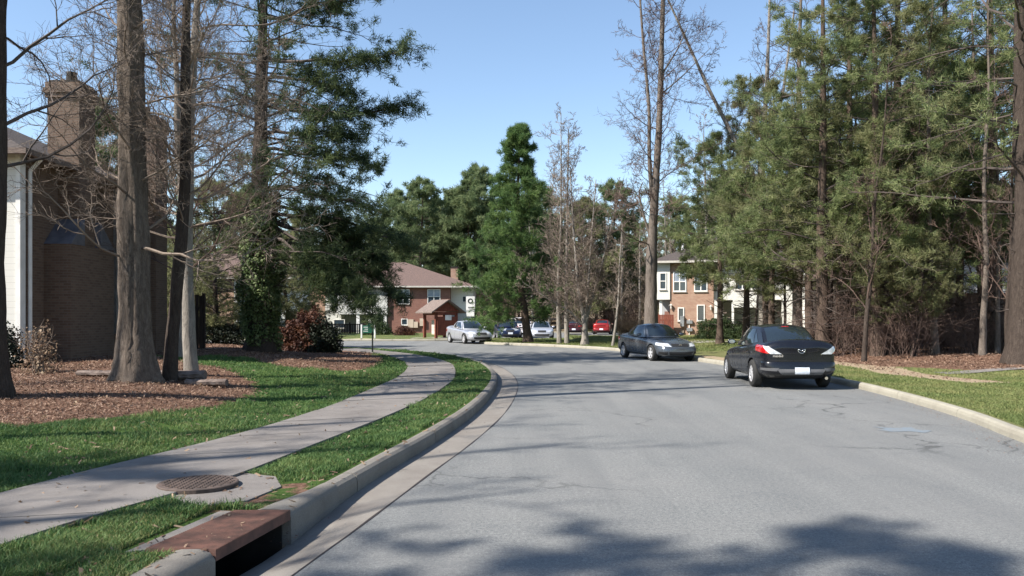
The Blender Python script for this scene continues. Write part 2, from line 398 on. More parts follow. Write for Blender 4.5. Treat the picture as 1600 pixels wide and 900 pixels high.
def fields(X, Y):
    mu = regmask(X, Y, MUL); dr = regmask(X, Y, DRY)
    L = inpoly(X, Y, LEFTP)
    du = np.where(L, .0, .85)+np.where((~L) & (Y > 42) & (X < 9), -.35, 0)
    return mu, dr, np.clip(du, 0, 1)

def build_ground():
    rng = np.random.default_rng(1)
    road = ROADP
    # boundary loops: kerb back line is 0.1 m outside the road edge
    big = [(-400, -60), (400, -60), (400, 600), (-400, 600)]
    rp = road; keep = [0]
    for i in range(1, len(rp)):
        if np.linalg.norm(rp[i]-rp[keep[-1]]) > .2: keep.append(i)
    rp = rp[keep]
    # shift outward 0.08
    nx = np.roll(rp, -1, 0)-np.roll(rp, 1, 0); nx /= np.linalg.norm(nx, axis=1)[:, None]+1e-9
    area = .5*np.sum(rp[:, 0]*np.roll(rp[:, 1], -1)-np.roll(rp[:, 0], -1)*rp[:, 1])
    nrm = np.stack([nx[:, 1], -nx[:, 0]], 1)*(1 if area > 0 else -1)
    rp = rp+nrm*.08
    pts = [Vector(p) for p in big]+[Vector(p) for p in rp]
    edges = [(i, (i+1) % 4) for i in range(4)]+[(4+i, 4+(i+1) % len(rp)) for i in range(len(rp))]
    cand = []
    def grid(x0, x1, y0, y1, s):
        g = np.stack(np.meshgrid(np.arange(x0, x1, s), np.arange(y0, y1, s)), -1).reshape(-1, 2)
        return g+rng.uniform(-.25, .25, g.shape)*s
    g1 = grid(-14, 0, 2, 30, .33); g2 = grid(5, 16, 6, 32, .45); g3 = grid(-40, 40, -8, 62, 1.4); g4 = grid(-110, 110, -40, 170, 5); g5 = grid(-395, 395, -55, 590, 35)
    for g, ex in ((g1, None), (g2, None), (g3, ((-14, 0, 2, 30), (5, 16, 6, 32))), (g4, ((-40, 40, -8, 62),)), (g5, ((-110, 110, -40, 170),))):
        k = np.ones(len(g), bool)
        for e in ex or (): k &= ~((g[:, 0] > e[0]) & (g[:, 0] < e[1]) & (g[:, 1] > e[2]) & (g[:, 1] < e[3]))
        g = g[k]; g = g[~inpoly(g[:, 0], g[:, 1], rp)]
        g = g[distline(g[:, 0], g[:, 1], np.vstack([rp, rp[:1]])[::2]) > .25]; cand.append(g)
    cand = np.vstack(cand)
    # sidewalk edge vertices so the walk can sit in the lawn
    for P in (SWL, SWR):
        cand = np.vstack([cand, P[(P[:, 1] > -8)]])
    pts += [Vector(p) for p in cand]
    vo, eo, fo, *_ = delaunay_2d_cdt(pts, edges, [], 0, 1e-5)
    V = np.array([(p.x, p.y) for p in vo]); F = np.array([f for f in fo if len(f) == 3])
    c = V[F].mean(1); F = F[~inpoly(c[:, 0], c[:, 1], rp)]
    a = V[F[:, 0]]; b = V[F[:, 1]]; d = V[F[:, 2]]
    flip = ((b-a)[:, 0]*(d-a)[:, 1]-(b-a)[:, 1]*(d-a)[:, 0]) < 0
    F[flip] = F[flip][:, ::-1]
    z = gz(V[:, 0], V[:, 1])
    me = MB().add(np.column_stack([V, z]), F).mesh('ground', M['ground'], True)
    mu, dr, du = fields(V[:, 0], V[:, 1])
    for nm, arr in (('mulch', mu), ('dry', dr), ('dull', du)):
        at_ = me.attributes.new(nm, 'FLOAT', 'POINT'); at_.data.foreach_set('value', arr.astype(np.float32))
    tag(link('ground', me), kind='structure')
build_ground()

def sheet(name, poly, z, m):
    vo, eo, fo, *_ = delaunay_2d_cdt([Vector(p) for p in poly], [(i, (i+1) % len(poly)) for i in range(len(poly))], [], 1, 1e-5)
    V = np.array([(p.x, p.y, z) for p in vo]); F = np.array([f for f in fo if len(f) == 3])
    a, b, d = (V[F[:, k]] for k in range(3))
    flip = ((b-a)[:, 0]*(d-a)[:, 1]-(b-a)[:, 1]*(d-a)[:, 0]) < 0; F[flip] = F[flip][:, ::-1]
    return tag(MB().add(V, F).build(name, m), kind='structure')
LKin = offset(LK, -.5)
sheet('road', np.vstack([LKin, FARK[::-1], ISL[::-1], RK[::-1]]), 0, M['asphalt'])
def strip(name, A, B, za, zb, m, mid=None):
    mb = MB(); n = len(A)
    za = np.broadcast_to(za, n); zb = np.broadcast_to(zb, n)
    V = np.vstack([np.column_stack([A, za]), np.column_stack([B, zb])])
    mb.add(V, [(i, n+i, n+i+1, i+1) for i in range(n-1)])
    return tag(mb.build(name, m), kind='structure')
dip = -.11*np.exp(-((LK[:, 1]-5.7)/1.3)**2)-.025
strip('gutter', LK-normals(LK)*(-.02), LKin, dip, np.full(len(LK), -.001), M['gutter'])
strip('gutter', offset(RK, -.45)[:-3], RK[:-3], .004, .004, M['gutter'])
def tarseam():
    rng = np.random.default_rng(4); P = LKin
    n = len(P); a = offset(P, .004+.006*rng.random()); j = rng.uniform(.004, .016, n)
    N = normals(P)
    strip('gutter_joint', P+N*j[:, None], P-N*(j*.7)[:, None], .002, .004, M['trim_dark'])
tarseam()
def kerb(P, side, m, skip=None, piece=3.0, h=.14):
    prof = [(0, -.3), (.0, h-.07), (.012, h-.025), (.045, h-.002), (.11, h+.003), (.15, h-.004), (.165, h-.02), (.165, -.3)]
    N = normals(P)*side; mb = MB(); s = np.concatenate([[0], np.cumsum(np.linalg.norm(np.diff(P, axis=0), axis=1))])
    cuts = np.arange(0, s[-1], piece)
    for c0 in cuts:
        c1 = min(c0+piece-.022, s[-1]); 
        ss = np.concatenate([[c0], s[(s > c0+.02) & (s < c1-.02)], [c1]])
        X = np.interp(ss, s, P[:, 0]); Y = np.interp(ss, s, P[:, 1]); NX = np.interp(ss, s, N[:, 0]); NY = np.interp(ss, s, N[:, 1])
        if skip is not None:
            k = ~((Y > skip[0]) & (Y < skip[1])); 
            if not k.any(): continue
            if not k.all():
                lo = Y < skip[0]; hi = Y > skip[1]
                segs = []
                if lo.sum() > 0:
                    Yl = np.append(Y[lo], skip[0]); segs.append(Yl)
                if hi.sum() > 0: segs.append(np.insert(Y[hi], 0, skip[1]))
                for Ys in segs:
                    if len(Ys) < 2 or abs(Ys[-1]-Ys[0]) < .02: continue
                    _piece(mb, np.interp(Ys, Y, X), Ys, np.interp(Ys, Y, NX), np.interp(Ys, Y, NY), prof)
                continue
        _piece(mb, X, Y, NX, NY, prof)
    return tag(mb.build('kerb', m), kind='structure')
def _piece(mb, X, Y, NX, NY, prof):
    n, k = len(X), len(prof); V = []
    for i in range(n):
        for d, z in prof: V.append((X[i]+NX[i]*d, Y[i]+NY[i]*d, z))
    F = [(i*k+j, i*k+j+1, (i+1)*k+j+1, (i+1)*k+j) for i in range(n-1) for j in range(k-1)]
    mb.add(V, F); mb.add(V[:k], [tuple(range(k))]); mb.add(V[-k:], [tuple(range(k))[::-1]])
INL = (5.12, 6.2)
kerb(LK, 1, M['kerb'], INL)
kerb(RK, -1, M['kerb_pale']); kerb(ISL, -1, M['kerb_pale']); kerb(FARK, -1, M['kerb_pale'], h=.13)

def sidewalk():
    mb = MB(); n = min(len(SWL), len(SWR))
    tl = np.linspace(0, 1, 400)
    def samp(P):
        s = np.concatenate([[0], np.cumsum(np.linalg.norm(np.diff(P, axis=0), axis=1))]); return s
    sl, sr = samp(SWL), samp(SWR); nslab = 34
    rng = np.random.default_rng(3)
    for k in range(nslab):
        t = np.linspace(k/nslab, (k+1)/nslab-.0003, 5)
        L = np.column_stack([np.interp(t*sl[-1], sl, SWL[:, i]) for i in (0, 1)]); Rr = np.column_stack([np.interp(t*sr[-1], sr, SWR[:, i]) for i in (0, 1)])
        d = rng.uniform(-.006, .006)
        V = []
        for a, b in zip(L, Rr):
            za, zb = G(*a)+.028+d, G(*b)+.035+d
            V += [(a[0], a[1], za-.14), (a[0], a[1], za), ((a[0]+b[0])/2, (a[1]+b[1])/2, (za+zb)/2+.004), (b[0], b[1], zb), (b[0], b[1], zb-.14)]
        F = [(i*5+j, i*5+j+1, (i+1)*5+j+1, (i+1)*5+j) for i in range(4) for j in range(4)]
        F2 = [(0, 4, 3, 1), (20, 21, 23, 24)]
        mb.add(V, F); mb.add([V[i] for i in (0, 1, 2, 3, 4)], [(4, 3, 2, 1, 0)]); mb.add([V[i] for i in (20, 21, 22, 23, 24)], [(0, 1, 2, 3, 4)])
    tag(mb.build('sidewalk', M['walk']), kind='structure')
sidewalk()
# concrete collar round the manhole and broken slab piece next to the inlet
mb = MB(); cp = [(-3.0, 7.0), (-2.6, 7.75), (-2.18, 7.55), (-2.0, 7.1), (-2.12, 6.55), (-2.45, 6.35), (-2.85, 6.55)]
mb.prism([(x, y, .03) for x, y in cp], (0, 0, .112)); tag(mb.build('concrete_apron', M['walk']), kind='structure')
# paths on the right and to the left building
def path_strip(name, pts, wd, m, dz=.02):
    P = resample(pts, .6); A = offset(P, wd/2); B = offset(P, -wd/2)
    return strip(name, A, B, gz(A[:, 0], A[:, 1])+dz, gz(B[:, 0], B[:, 1])+dz, m)
path_strip('path', [(11.4, 21.9), (13, 22.1), (16, 22.3), (22, 22.4)], .55, M['walk'])
path_strip('path', [(6.4, 45.6), (9, 45.2), (12, 44.3), (18, 42.5)], 1.2, M['kerb_pale'])
path_strip('path', [(-24, 27.9), (-15, 28.6), (-11.6, 29.4), (-8.6, 32.4)], 1.1, M['kerb_pale'], .03)
sheet('road_marking', [(5.2, 11.7), (5.35, 11.5), (5.6, 11.56), (5.75, 11.4), (5.95, 11.6), (5.8, 11.75), (5.85, 12.0), (5.55, 11.9), (5.3, 12.05), (5.38, 11.8)], .004, M['bluemark'])
# ------------------------------------------------ trees
def norm(a): return a/(np.linalg.norm(a, axis=-1, keepdims=True)+1e-9)
def grow(P0, D0, L, R0, n, wig, up, rng, taper=.85):
    P = [P0]; D = norm(D0); L = np.broadcast_to(L, len(P0))
    for i in range(n):
        D = norm(D+rng.normal(0, wig, D.shape)+np.array([0, 0, 1.])*np.reshape(up, (-1, 1)))
        P.append(P[-1]+D*(L/n)[:, None])
    P = np.stack(P, 1); t = np.linspace(0, 1, n+1)
    return P, np.broadcast_to(R0, len(P0))[:, None]*(1-taper*t)[None]
def spawn(P, Rd, m, t0, t1, a0, a1, rng, ratio=.6):
    B, n1, _ = P.shape
    t = (t0+(t1-t0)*(np.arange(m)[None]+rng.uniform(0, 1, (B, m)))/m)
    x = t*(n1-1); i = np.clip(x.astype(int), 0, n1-2); f = x-i; bi = np.arange(B)[:, None]
    pos = P[bi, i]*(1-f[..., None])+P[bi, i+1]*f[..., None]; d = norm(P[bi, i+1]-P[bi, i])
    r = Rd[bi, i]*(1-f)+Rd[bi, i+1]*f
    ref = np.where(np.abs(d[..., 2:3]) > .9, np.array([1., 0, 0]), np.array([0, 0, 1.]))
    u = norm(np.cross(d, ref)); v = np.cross(d, u)
    az = rng.uniform(0, 6.28, (B, 1))+np.arange(m)[None]*2.4+rng.normal(0, .35, (B, m))
    a = rng.uniform(a0, a1, (B, m))
    dd = d*np.cos(a)[..., None]+(u*np.cos(az)[..., None]+v*np.sin(az)[..., None])*np.sin(a)[..., None]
    return pos.reshape(-1, 3), dd.reshape(-1, 3), t.reshape(-1), (r*ratio).reshape(-1)
def tubes(mb, P, Rd, k, mi=0):
    B, n, _ = P.shape
    d = np.empty_like(P); d[:, 1:-1] = P[:, 2:]-P[:, :-2]; d[:, 0] = P[:, 1]-P[:, 0]; d[:, -1] = P[:, -1]-P[:, -2]; d = norm(d)
    mean = norm(P[:, -1]-P[:, 0]); ref = np.where(np.abs(mean[:, 2:3]) > .8, np.array([1., .2, 0]), np.array([0.1, 0, 1.]))
    ref = np.repeat(ref[:, None], n, 1); u = norm(np.cross(d, ref)); v = np.cross(d, u)
    a = np.arange(k)*2*np.pi/k
    V = P[:, :, None]+Rd[:, :, None, None]*(u[:, :, None]*np.cos(a)[None, None, :, None]+v[:, :, None]*np.sin(a)[None, None, :, None])
    i = np.arange(n-1)[:, None]; j = np.arange(k)[None]
    q = np.stack([i*k+j, i*k+(j+1) % k, (i+1)*k+(j+1) % k, (i+1)*k+j], -1).reshape(-1, 4)
    F = (q[None]+(np.arange(B)*n*k)[:, None, None]).reshape(-1, 4)
    mb.add(V.reshape(-1, 3), F, mi)
def trunk_mesh(path, radii, k, rng, flare=.5, rough=.04, seg=None, ribs=7):
    """detailed trunk: path (n,3), radii (n); root flare and bark ridges"""
    path = np.array(path, float); s = np.concatenate([[0], np.cumsum(np.linalg.norm(np.diff(path, axis=0), axis=1))])
    n = seg or int(s[-1]/.25)+2; ss = np.linspace(0, 1, n)**1.35*s[-1]
    P = np.column_stack([np.interp(ss, s, path[:, c]) for c in range(3)])
    # smooth the polyline
    for _ in range(3): P[1:-1] = (P[:-2]+P[2:]+2*P[1:-1])/4
    r = np.interp(ss, s, radii); a = np.arange(k)*2*np.pi/k
    ph = rng.uniform(0, 6.28, 4)
    fl = 1+flare*np.exp(-ss/.28)[:, None]*(1+.45*np.sin(a*5+ph[0])[None])+.12*np.exp(-ss/1.2)[:, None]
    rid = rough*(np.sin(a[None]*ribs+ph[1]+ss[:, None]*.8+1.2*np.sin(ss[:, None]*1.7))+.7*np.sin(a[None]*(ribs*2+1)+ph[2]-ss[:, None]*1.1))+rng.normal(0, rough*.35, (n, k))
    lump = .05*np.sin(ss*2.1+ph[3])[:, None]+.03*np.sin(ss[:, None]*5+a[None])
    rr = r[:, None]*(fl+rid+lump)
    V = P[:, None]+np.stack([rr*np.cos(a), rr*np.sin(a), np.zeros_like(rr)], -1)
    V[0, :, 2] -= .25
    mb = MB(); i = np.arange(n-1)[:, None]; j = np.arange(k)[None]
    mb.add(V.reshape(-1, 3), np.stack([i*k+j, i*k+(j+1) % k, (i+1)*k+(j+1) % k, (i+1)*k+j], -1).reshape(-1, 4))
    return mb, P, r
def wander(h, lean=(0, 0), w=.15, n=9, rng=None):
    z = np.linspace(0, h, n); x = np.cumsum(rng.normal(0, w, n))*.6; y = np.cumsum(rng.normal(0, w, n))*.6
    x -= x[0]; y -= y[0]
    return np.column_stack([x+lean[0]*z/h, y+lean[1]*z/h, z])
def bare_tree(name, seed, h, r, mt, mtw, path=None, t0=.3, limbs=20, ang=(.6, 1.1), Lf=.3, sub=(7, 6, 4), k=14, up=.05, fine=.0035, forks=(), droop=0, rough=.04, flare=.5, cone=.65, wig=.14, rads=None):
    rng = np.random.default_rng(seed)
    root = empty(name, (0, 0, 0))
    path = wander(h, rng.normal(0, .3, 2), .1, 9, rng) if path is None else np.array(path, float)
    rad = np.linspace(r, r*.14, len(path)) if rads is None else np.array(rads, float)
    mb, P, rr = trunk_mesh(path, rad, k, rng, flare, rough)
    trunks = [(P, rr)]
    for fp, fr0, fr1 in forks:
        fp = np.array(fp, float); s = np.linspace(0, 1, len(fp)); q = np.linspace(0, 1, 22)
        Q = np.column_stack([np.interp(q, s, fp[:, c]) for c in range(3)])
        for _ in range(2): Q[1:-1] = (Q[:-2]+Q[2:]+2*Q[1:-1])/4
        fr = np.linspace(fr0, fr1, 22); tubes(mb, Q[None], fr[None], 8); trunks.append((Q, fr))
    mb.build('trunk', mt, root, True)
    cr = MB()
    for ti, (P, rr) in enumerate(trunks):
        m = limbs if ti == 0 else max(5, int(limbs*1.1*np.linalg.norm(P[-1]-P[0])/h))
        p, d, t, rd = spawn(P[None], rr[None], m, t0 if ti == 0 else .1, .99, ang[0], ang[1], rng, .5)
        tt = (t-t0)/(1-t0) if ti == 0 else t
        L = h*Lf*(1-cone*tt)*rng.uniform(.65, 1.15, len(t))*(1 if ti == 0 else .7)
        rd = np.clip(np.minimum(rd, .0075*L+.005), .008, r*.32)
        P1, R1 = grow(p, d, L, rd, 9, wig*1.25, up-droop, rng); tubes(cr, P1, R1, 5)
        p, d, t, rd = spawn(P1, R1, sub[0], .2, 1, .5, 1.0, rng, .6); L2 = np.repeat(L, sub[0])*.42*rng.uniform(.5, 1.1, len(t))*(1-.4*t)
        P2, R2 = grow(p, d, L2, np.maximum(rd, fine*1.6), 5, wig, up*.6-droop, rng, .7); tubes(cr, P2, R2, 4)
        p, d, t, rd = spawn(P2, R2, sub[1], .15, 1, .4, 1.0, rng, .6); L3 = np.repeat(L2, sub[1])*.5*rng.uniform(.5, 1.1, len(t))
        P3, R3 = grow(p, d, L3, np.maximum(rd, fine*1.2), 4, wig, up*.5, rng, .5); tubes(cr, P3, R3, 3)
        if sub[2]:
            p, d, t, rd = spawn(P3, R3, sub[2], .2, 1, .4, .9, rng, .7); L4 = np.repeat(L3, sub[2])*.55*rng.uniform(.5, 1.1, len(t))
            P4, R4 = grow(p, d, L4, np.full(len(p), fine), 2, wig, up*.5, rng, .5); tubes(cr, P4, R4, 3)
    cr.build('crown', mtw, root)
    return root
def tufts(mb, C, D, n, L, wd, rng, spread=1.0):
    """needle tufts at points C with axis D: n thin triangles each"""
    B = len(C); d = D[:, None]*.7+rng.normal(0, .62*spread, (B, n, 3)); d = norm(d)
    s = norm(np.cross(d, rng.normal(0, 1, (B, n, 3)))); ln = L*rng.uniform(.7, 1.15, (B, n, 1))
    c = C[:, None]+rng.normal(0, L*.22, (B, n, 3))
    V = np.stack([c-s*wd/2, c+s*wd/2, c+d*ln+s*wd*.2], 2).reshape(-1, 3)
    mb.add(V, np.arange(len(V)).reshape(-1, 3))
def pine_tree(name, seed, h, r, z0, rad, mt, mf, nb=60, sub=7, nt=6, nn=12, nl=.17, nw=.016, path=None, shape='round', droop=.02, mtw=None, bark_k=12, az=None, dead=6, clump=1.0, flare=.35, gap=None):
    rng = np.random.default_rng(seed); root = empty(name, (0, 0, 0))
    path = wander(h, rng.normal(0, .35, 2), .08, 9, rng) if path is None else np.array(path, float)
    mb, P, rr = trunk_mesh(path, np.linspace(r, r*.12, len(path)), bark_k, rng, flare, .03, seg=int(h*2)+4)
    mb.build('trunk', mt, root, True)
    br = MB(); fo = MB()
    p, d, t, rd = spawn(P[None], rr[None], nb, z0/h, .99, 1.15, 1.6, rng, .3)
    if az is not None:
        a = rng.uniform(az[0], az[1], len(d)); hz = np.hypot(d[:, 0], d[:, 1]); d[:, 0] = np.cos(a)*hz; d[:, 1] = np.sin(a)*hz
    if gap is not None:  # low branches on the sun side thinned out so sunlight reaches the trunk
        hd = norm(d[:, :2]); keep = ~((hd@np.array(gap[:2]) > .45) & (p[:, 2] < gap[2]) & (rng.random(len(p)) < .85)); p, d, t, rd = p[keep], d[keep], t[keep], rd[keep]
    u = np.clip((p[:, 2]-z0)/(h-z0), 0, 1)
    prof = {'round': np.sin(np.pi*np.clip(.18+u*.82, 0, 1))**.7, 'cone': (1-u)**.85+.06, 'broad': (1-u**2.2)*.9+.12}[shape]
    L = rad*np.maximum(prof, .08)*rng.uniform(.55, 1.15, len(p))
    up = np.where(u > .75, .06, .015-droop)
    P1, R1 = grow(p, d, L, np.clip(np.minimum(rd, .0085*L+.006), .01, r*.22), 7, .13, up, rng, .8); tubes(br, P1, R1, 5)
    p, d, t, _ = spawn(P1, R1, sub, .25, 1, .6, 1.15, rng, .5); d[:, 2] *= .45
    L2 = np.repeat(L, sub)*.36*rng.uniform(.5, 1.15, len(t))*(1.15-.5*t)+.15
    P2, R2 = grow(p, d, L2, np.full(len(p), .009), 4, .13, .06, rng, .5); tubes(br, P2, R2, 3)
    # tufts along the sub-branches and at the branch tips
    keep = rng.random(len(P2)) < clump; Pf = P2[keep]
    tt = rng.uniform(.3, 1, (len(Pf), nt)); x = tt*4; i = np.clip(x.astype(int), 0, 3); f = (x-i)[..., None]; bi = np.arange(len(Pf))[:, None]
    C = Pf[bi, i]*(1-f)+Pf[bi, i+1]*f; D = norm(Pf[bi, i+1]-Pf[bi, i])
    C = C+rng.normal(0, .05, C.shape); D = norm(D+rng.normal(0, .45, D.shape)+np.array([0, 0, .25]))
    tufts(fo, C.reshape(-1, 3), D.reshape(-1, 3), nn, nl, nw, rng)
    E = P1[:, -1]; tufts(fo, E, norm(P1[:, -1]-P1[:, -2]), nn, nl, nw, rng)
    if dead:
        p, d, t, rd = spawn(P[None], rr[None], dead*3, max(.12, z0/h*.45), max(z0/h, .2), 1.2, 1.6, rng, .22)
        Pd, Rd_ = grow(p, d, rng.uniform(.4, 1.8, len(p)), np.clip(rd, .01, .03), 5, .15, 0, rng); tubes(br, Pd, Rd_, 4)
        p, d, t, rd = spawn(Pd, Rd_, 4, .3, 1, .5, 1, rng); Pd, Rd_ = grow(p, d, rng.uniform(.2, .6, len(p)), np.full(len(p), .005), 3, .15, 0, rng); tubes(br, Pd, Rd_, 3)
    br.build('branches', mtw or M['twig_dark'], root)
    fo.build('foliage', mf, root)
    return root
def leaf_cards(mb, C, size, rng, up=.3, outward=None):
    B = len(C); n = rng.normal(0, 1, (B, 3)); 
    if outward is not None: n = n*.7+outward
    n[:, 2] += up; n = norm(n); u = norm(np.cross(n, rng.normal(0, 1, (B, 3)))); v = np.cross(n, u)
    s = (size*rng.uniform(.6, 1.25, B))[:, None]
    V = np.stack([C-v*s*.5, C+u*s*.36-n*s*.06, C+v*s*.55, C-u*s*.36-n*s*.06], 1).reshape(-1, 3)
    mb.add(V, np.arange(len(V)).reshape(-1, 4))
def shrub(name, seed, rx, ry, h, n, leaf, mf, ms, boxy=False, stems=14, hollow=.55, pts=None):
    """leaves spread through an irregular volume over woody stems"""
    rng = np.random.default_rng(seed); root = empty(name, (0, 0, 0))
    mb = MB(); C = []
    d = norm(rng.normal(0, 1, (n, 3))); d[:, 2] = np.abs(d[:, 2])*1.0
    if boxy:
        q = d/np.max(np.abs(d), axis=1, keepdims=True)*.5+d*.5
    else: q = d
    k = 1+.10*np.sin(q[:, 0]*5+seed)+.10*np.sin(q[:, 1]*6+q[:, 2]*5+seed*2)+(.05 if boxy else .12)*np.sin(q[:, 0]*13+q[:, 2]*11)
    rr = rng.uniform(hollow, 1, n)**.6
    C = q*np.array([rx, ry, h])*(k*rr)[:, None]; C[:, 2] = np.maximum(C[:, 2], .03)
    leaf_cards(mb, C, leaf, rng, .35, norm(q)*.5)
    st = MB(); p = rng.normal(0, .12, (stems, 3))*np.array([rx, ry, 0]); dd = norm(rng.normal(0, .5, (stems, 3))*np.array([rx, ry, 0])+np.array([0, 0, 1.]))
    P1, R1 = grow(p, dd, np.full(stems, h*.9), np.full(stems, .016), 5, .12, 0, rng); tubes(st, P1, R1, 4)
    p, d2, t, rd = spawn(P1, R1, 6, .25, 1, .4, 1, rng); P2, R2 = grow(p, d2, h*.35*rng.uniform(.4, 1.1, len(p)), np.maximum(rd, .005), 3, .12, 0, rng); tubes(st, P2, R2, 3)
    st.build('stem', ms, root); mb.build('foliage', mf, root)
    return root
def brush(name, seed, w_, h, m, n=26, spread=.35):
    """leafless thicket: many thin stems with twigs"""
    rng = np.random.default_rng(seed); mb = MB()
    p = rng.normal(0, w_*.4, (n, 3))*np.array([1, .7, 0]); dd = norm(rng.normal(0, spread, (n, 3))*np.array([1, 1, 0])+np.array([0, 0, 1.]))
    P1, R1 = grow(p, dd, h*rng.uniform(.5, 1.1, n), rng.uniform(.007, .016, n), 6, .12, .02, rng); tubes(mb, P1, R1, 4)
    p, d, t, rd = spawn(P1, R1, 8, .15, 1, .4, 1.1, rng); L2 = h*.33*rng.uniform(.4, 1.1, len(p)); P2, R2 = grow(p, d, L2, np.maximum(rd, .005), 4, .15, .02, rng); tubes(mb, P2, R2, 3)
    p, d, t, rd = spawn(P2, R2, 4, .2, 1, .4, 1, rng); P3, R3 = grow(p, d, np.repeat(L2, 4)*.5, np.full(len(p), .004), 3, .15, 0, rng, .4); tubes(mb, P3, R3, 3)
    return mb.build(name, m)
def place(o, x, y, rz=0, sc=1, dz=-.03):
    o.location = (x, y, G(x, y)+dz); o.rotation_euler = (0, 0, rz); o.scale = (sc, sc, sc)
    return o
def rel(pts, base):                       # picture points given as (px, py, D) -> path relative to a base point
    return [tuple(at(*p)-Vector(base)) for p in pts]

# --- left group: the two big trunks, the leaning pair, the ivy pine
b = Vector((-8.12, 12.6, G(-8, 12.6)))
t = bare_tree('bare_tree', 11, 15, .27, M['bark_dark'], M['twig_dark'], path=[(0, 0, 0), (.02, 0, 2), (.06, .05, 5), (.05, .1, 9), (0, 0, 15)], rads=[.27, .25, .24, .2, .06], t0=.3, limbs=20, Lf=.25, ang=(.9, 1.4), droop=.01, sub=(8, 6, 4))  # dark bark colour carries the shade on this trunk's visible side
t.location = b; tag(t, 'dark tree trunk cut by the left edge of the picture, bare branches over the chimney', 'tree', 'bare trees on the left lawn')
b = Vector(W(212, 600, .33)+(0,)); b.z = G(b.x, b.y)
t = bare_tree('oak_tree', 12, 17, .30, M['bark_oak'], M['twig_tan'], path=rel([(213, 600, b.y), (210, 450, b.y), (207, 250, b.y), (204, 100, b.y), (202, -60, b.y-.1), (210, -350, b.y), (200, -700, b.y)], (b.x, b.y, b.z)), k=40,
    t0=.24, limbs=36, Lf=.2, ang=(1.1, 1.6), droop=.03, sub=(9, 7, 5), rough=.075, flare=.5, cone=.5, rads=[.30, .27, .245, .22, .205, .13, .05])
t.location = b; tag(t, 'thick furrowed tree trunk with flared base standing in pine straw before the brick house', 'tree', 'bare trees on the left lawn')
b = Vector(W(262, 596, .33)+(0,)); b.z = G(b.x, b.y)
t = bare_tree('bare_tree', 13, 12, .125, M['bark_dark'], M['twig_tan'], path=rel([(264, 597, b.y), (272, 500, b.y), (281, 400, b.y), (289, 300, b.y), (290, 200, b.y), (290, 60, b.y), (296, -150, b.y), (300, -350, b.y)], (b.x, b.y, b.z)),
    t0=.34, limbs=42, Lf=.24, ang=(1.0, 1.55), sub=(9, 7, 5), flare=.15, cone=.4, rads=[.125, .12, .115, .11, .10, .09, .05, .02])
t.location = b; tag(t, 'slim dark trunk leaning right, in front of the paler curved trunk', 'tree', 'bare trees on the left lawn')
b = Vector(W(297, 587, .33)+(0,)); b.z = G(b.x, b.y)
t = bare_tree('bare_tree', 14, 12.5, .13, M['bark_grey'], M['twig_tan'], path=rel([(299, 587, b.y), (296, 540, b.y), (293, 450, b.y), (292, 350, b.y), (296, 240, b.y), (300, 120, b.y), (312, -50, b.y), (318, -330, b.y)], (b.x, b.y, b.z)),
    t0=.34, limbs=44, Lf=.26, ang=(.9, 1.5), sub=(9, 7, 5), flare=.2, cone=.4, rads=[.135, .13, .12, .115, .105, .09, .06, .02])
t.location = b; tag(t, 'slim pale grey trunk slightly bent, just right of the leaning dark trunk', 'tree', 'bare trees on the left lawn')
# tree behind, adding twig mass between ivy pine and the pale trunk
t = bare_tree('bare_tree', 15, 13, .16, M['bark_grey'], M['twig_brown'], t0=.28, limbs=40, Lf=.3, ang=(.8, 1.4), sub=(9, 7, 5))
place(t, -9.6, 24.0, 1.0); tag(t, 'bare tree with a haze of brown twigs between the oak trunk and the ivy pine', 'tree', 'bare trees on the left lawn')

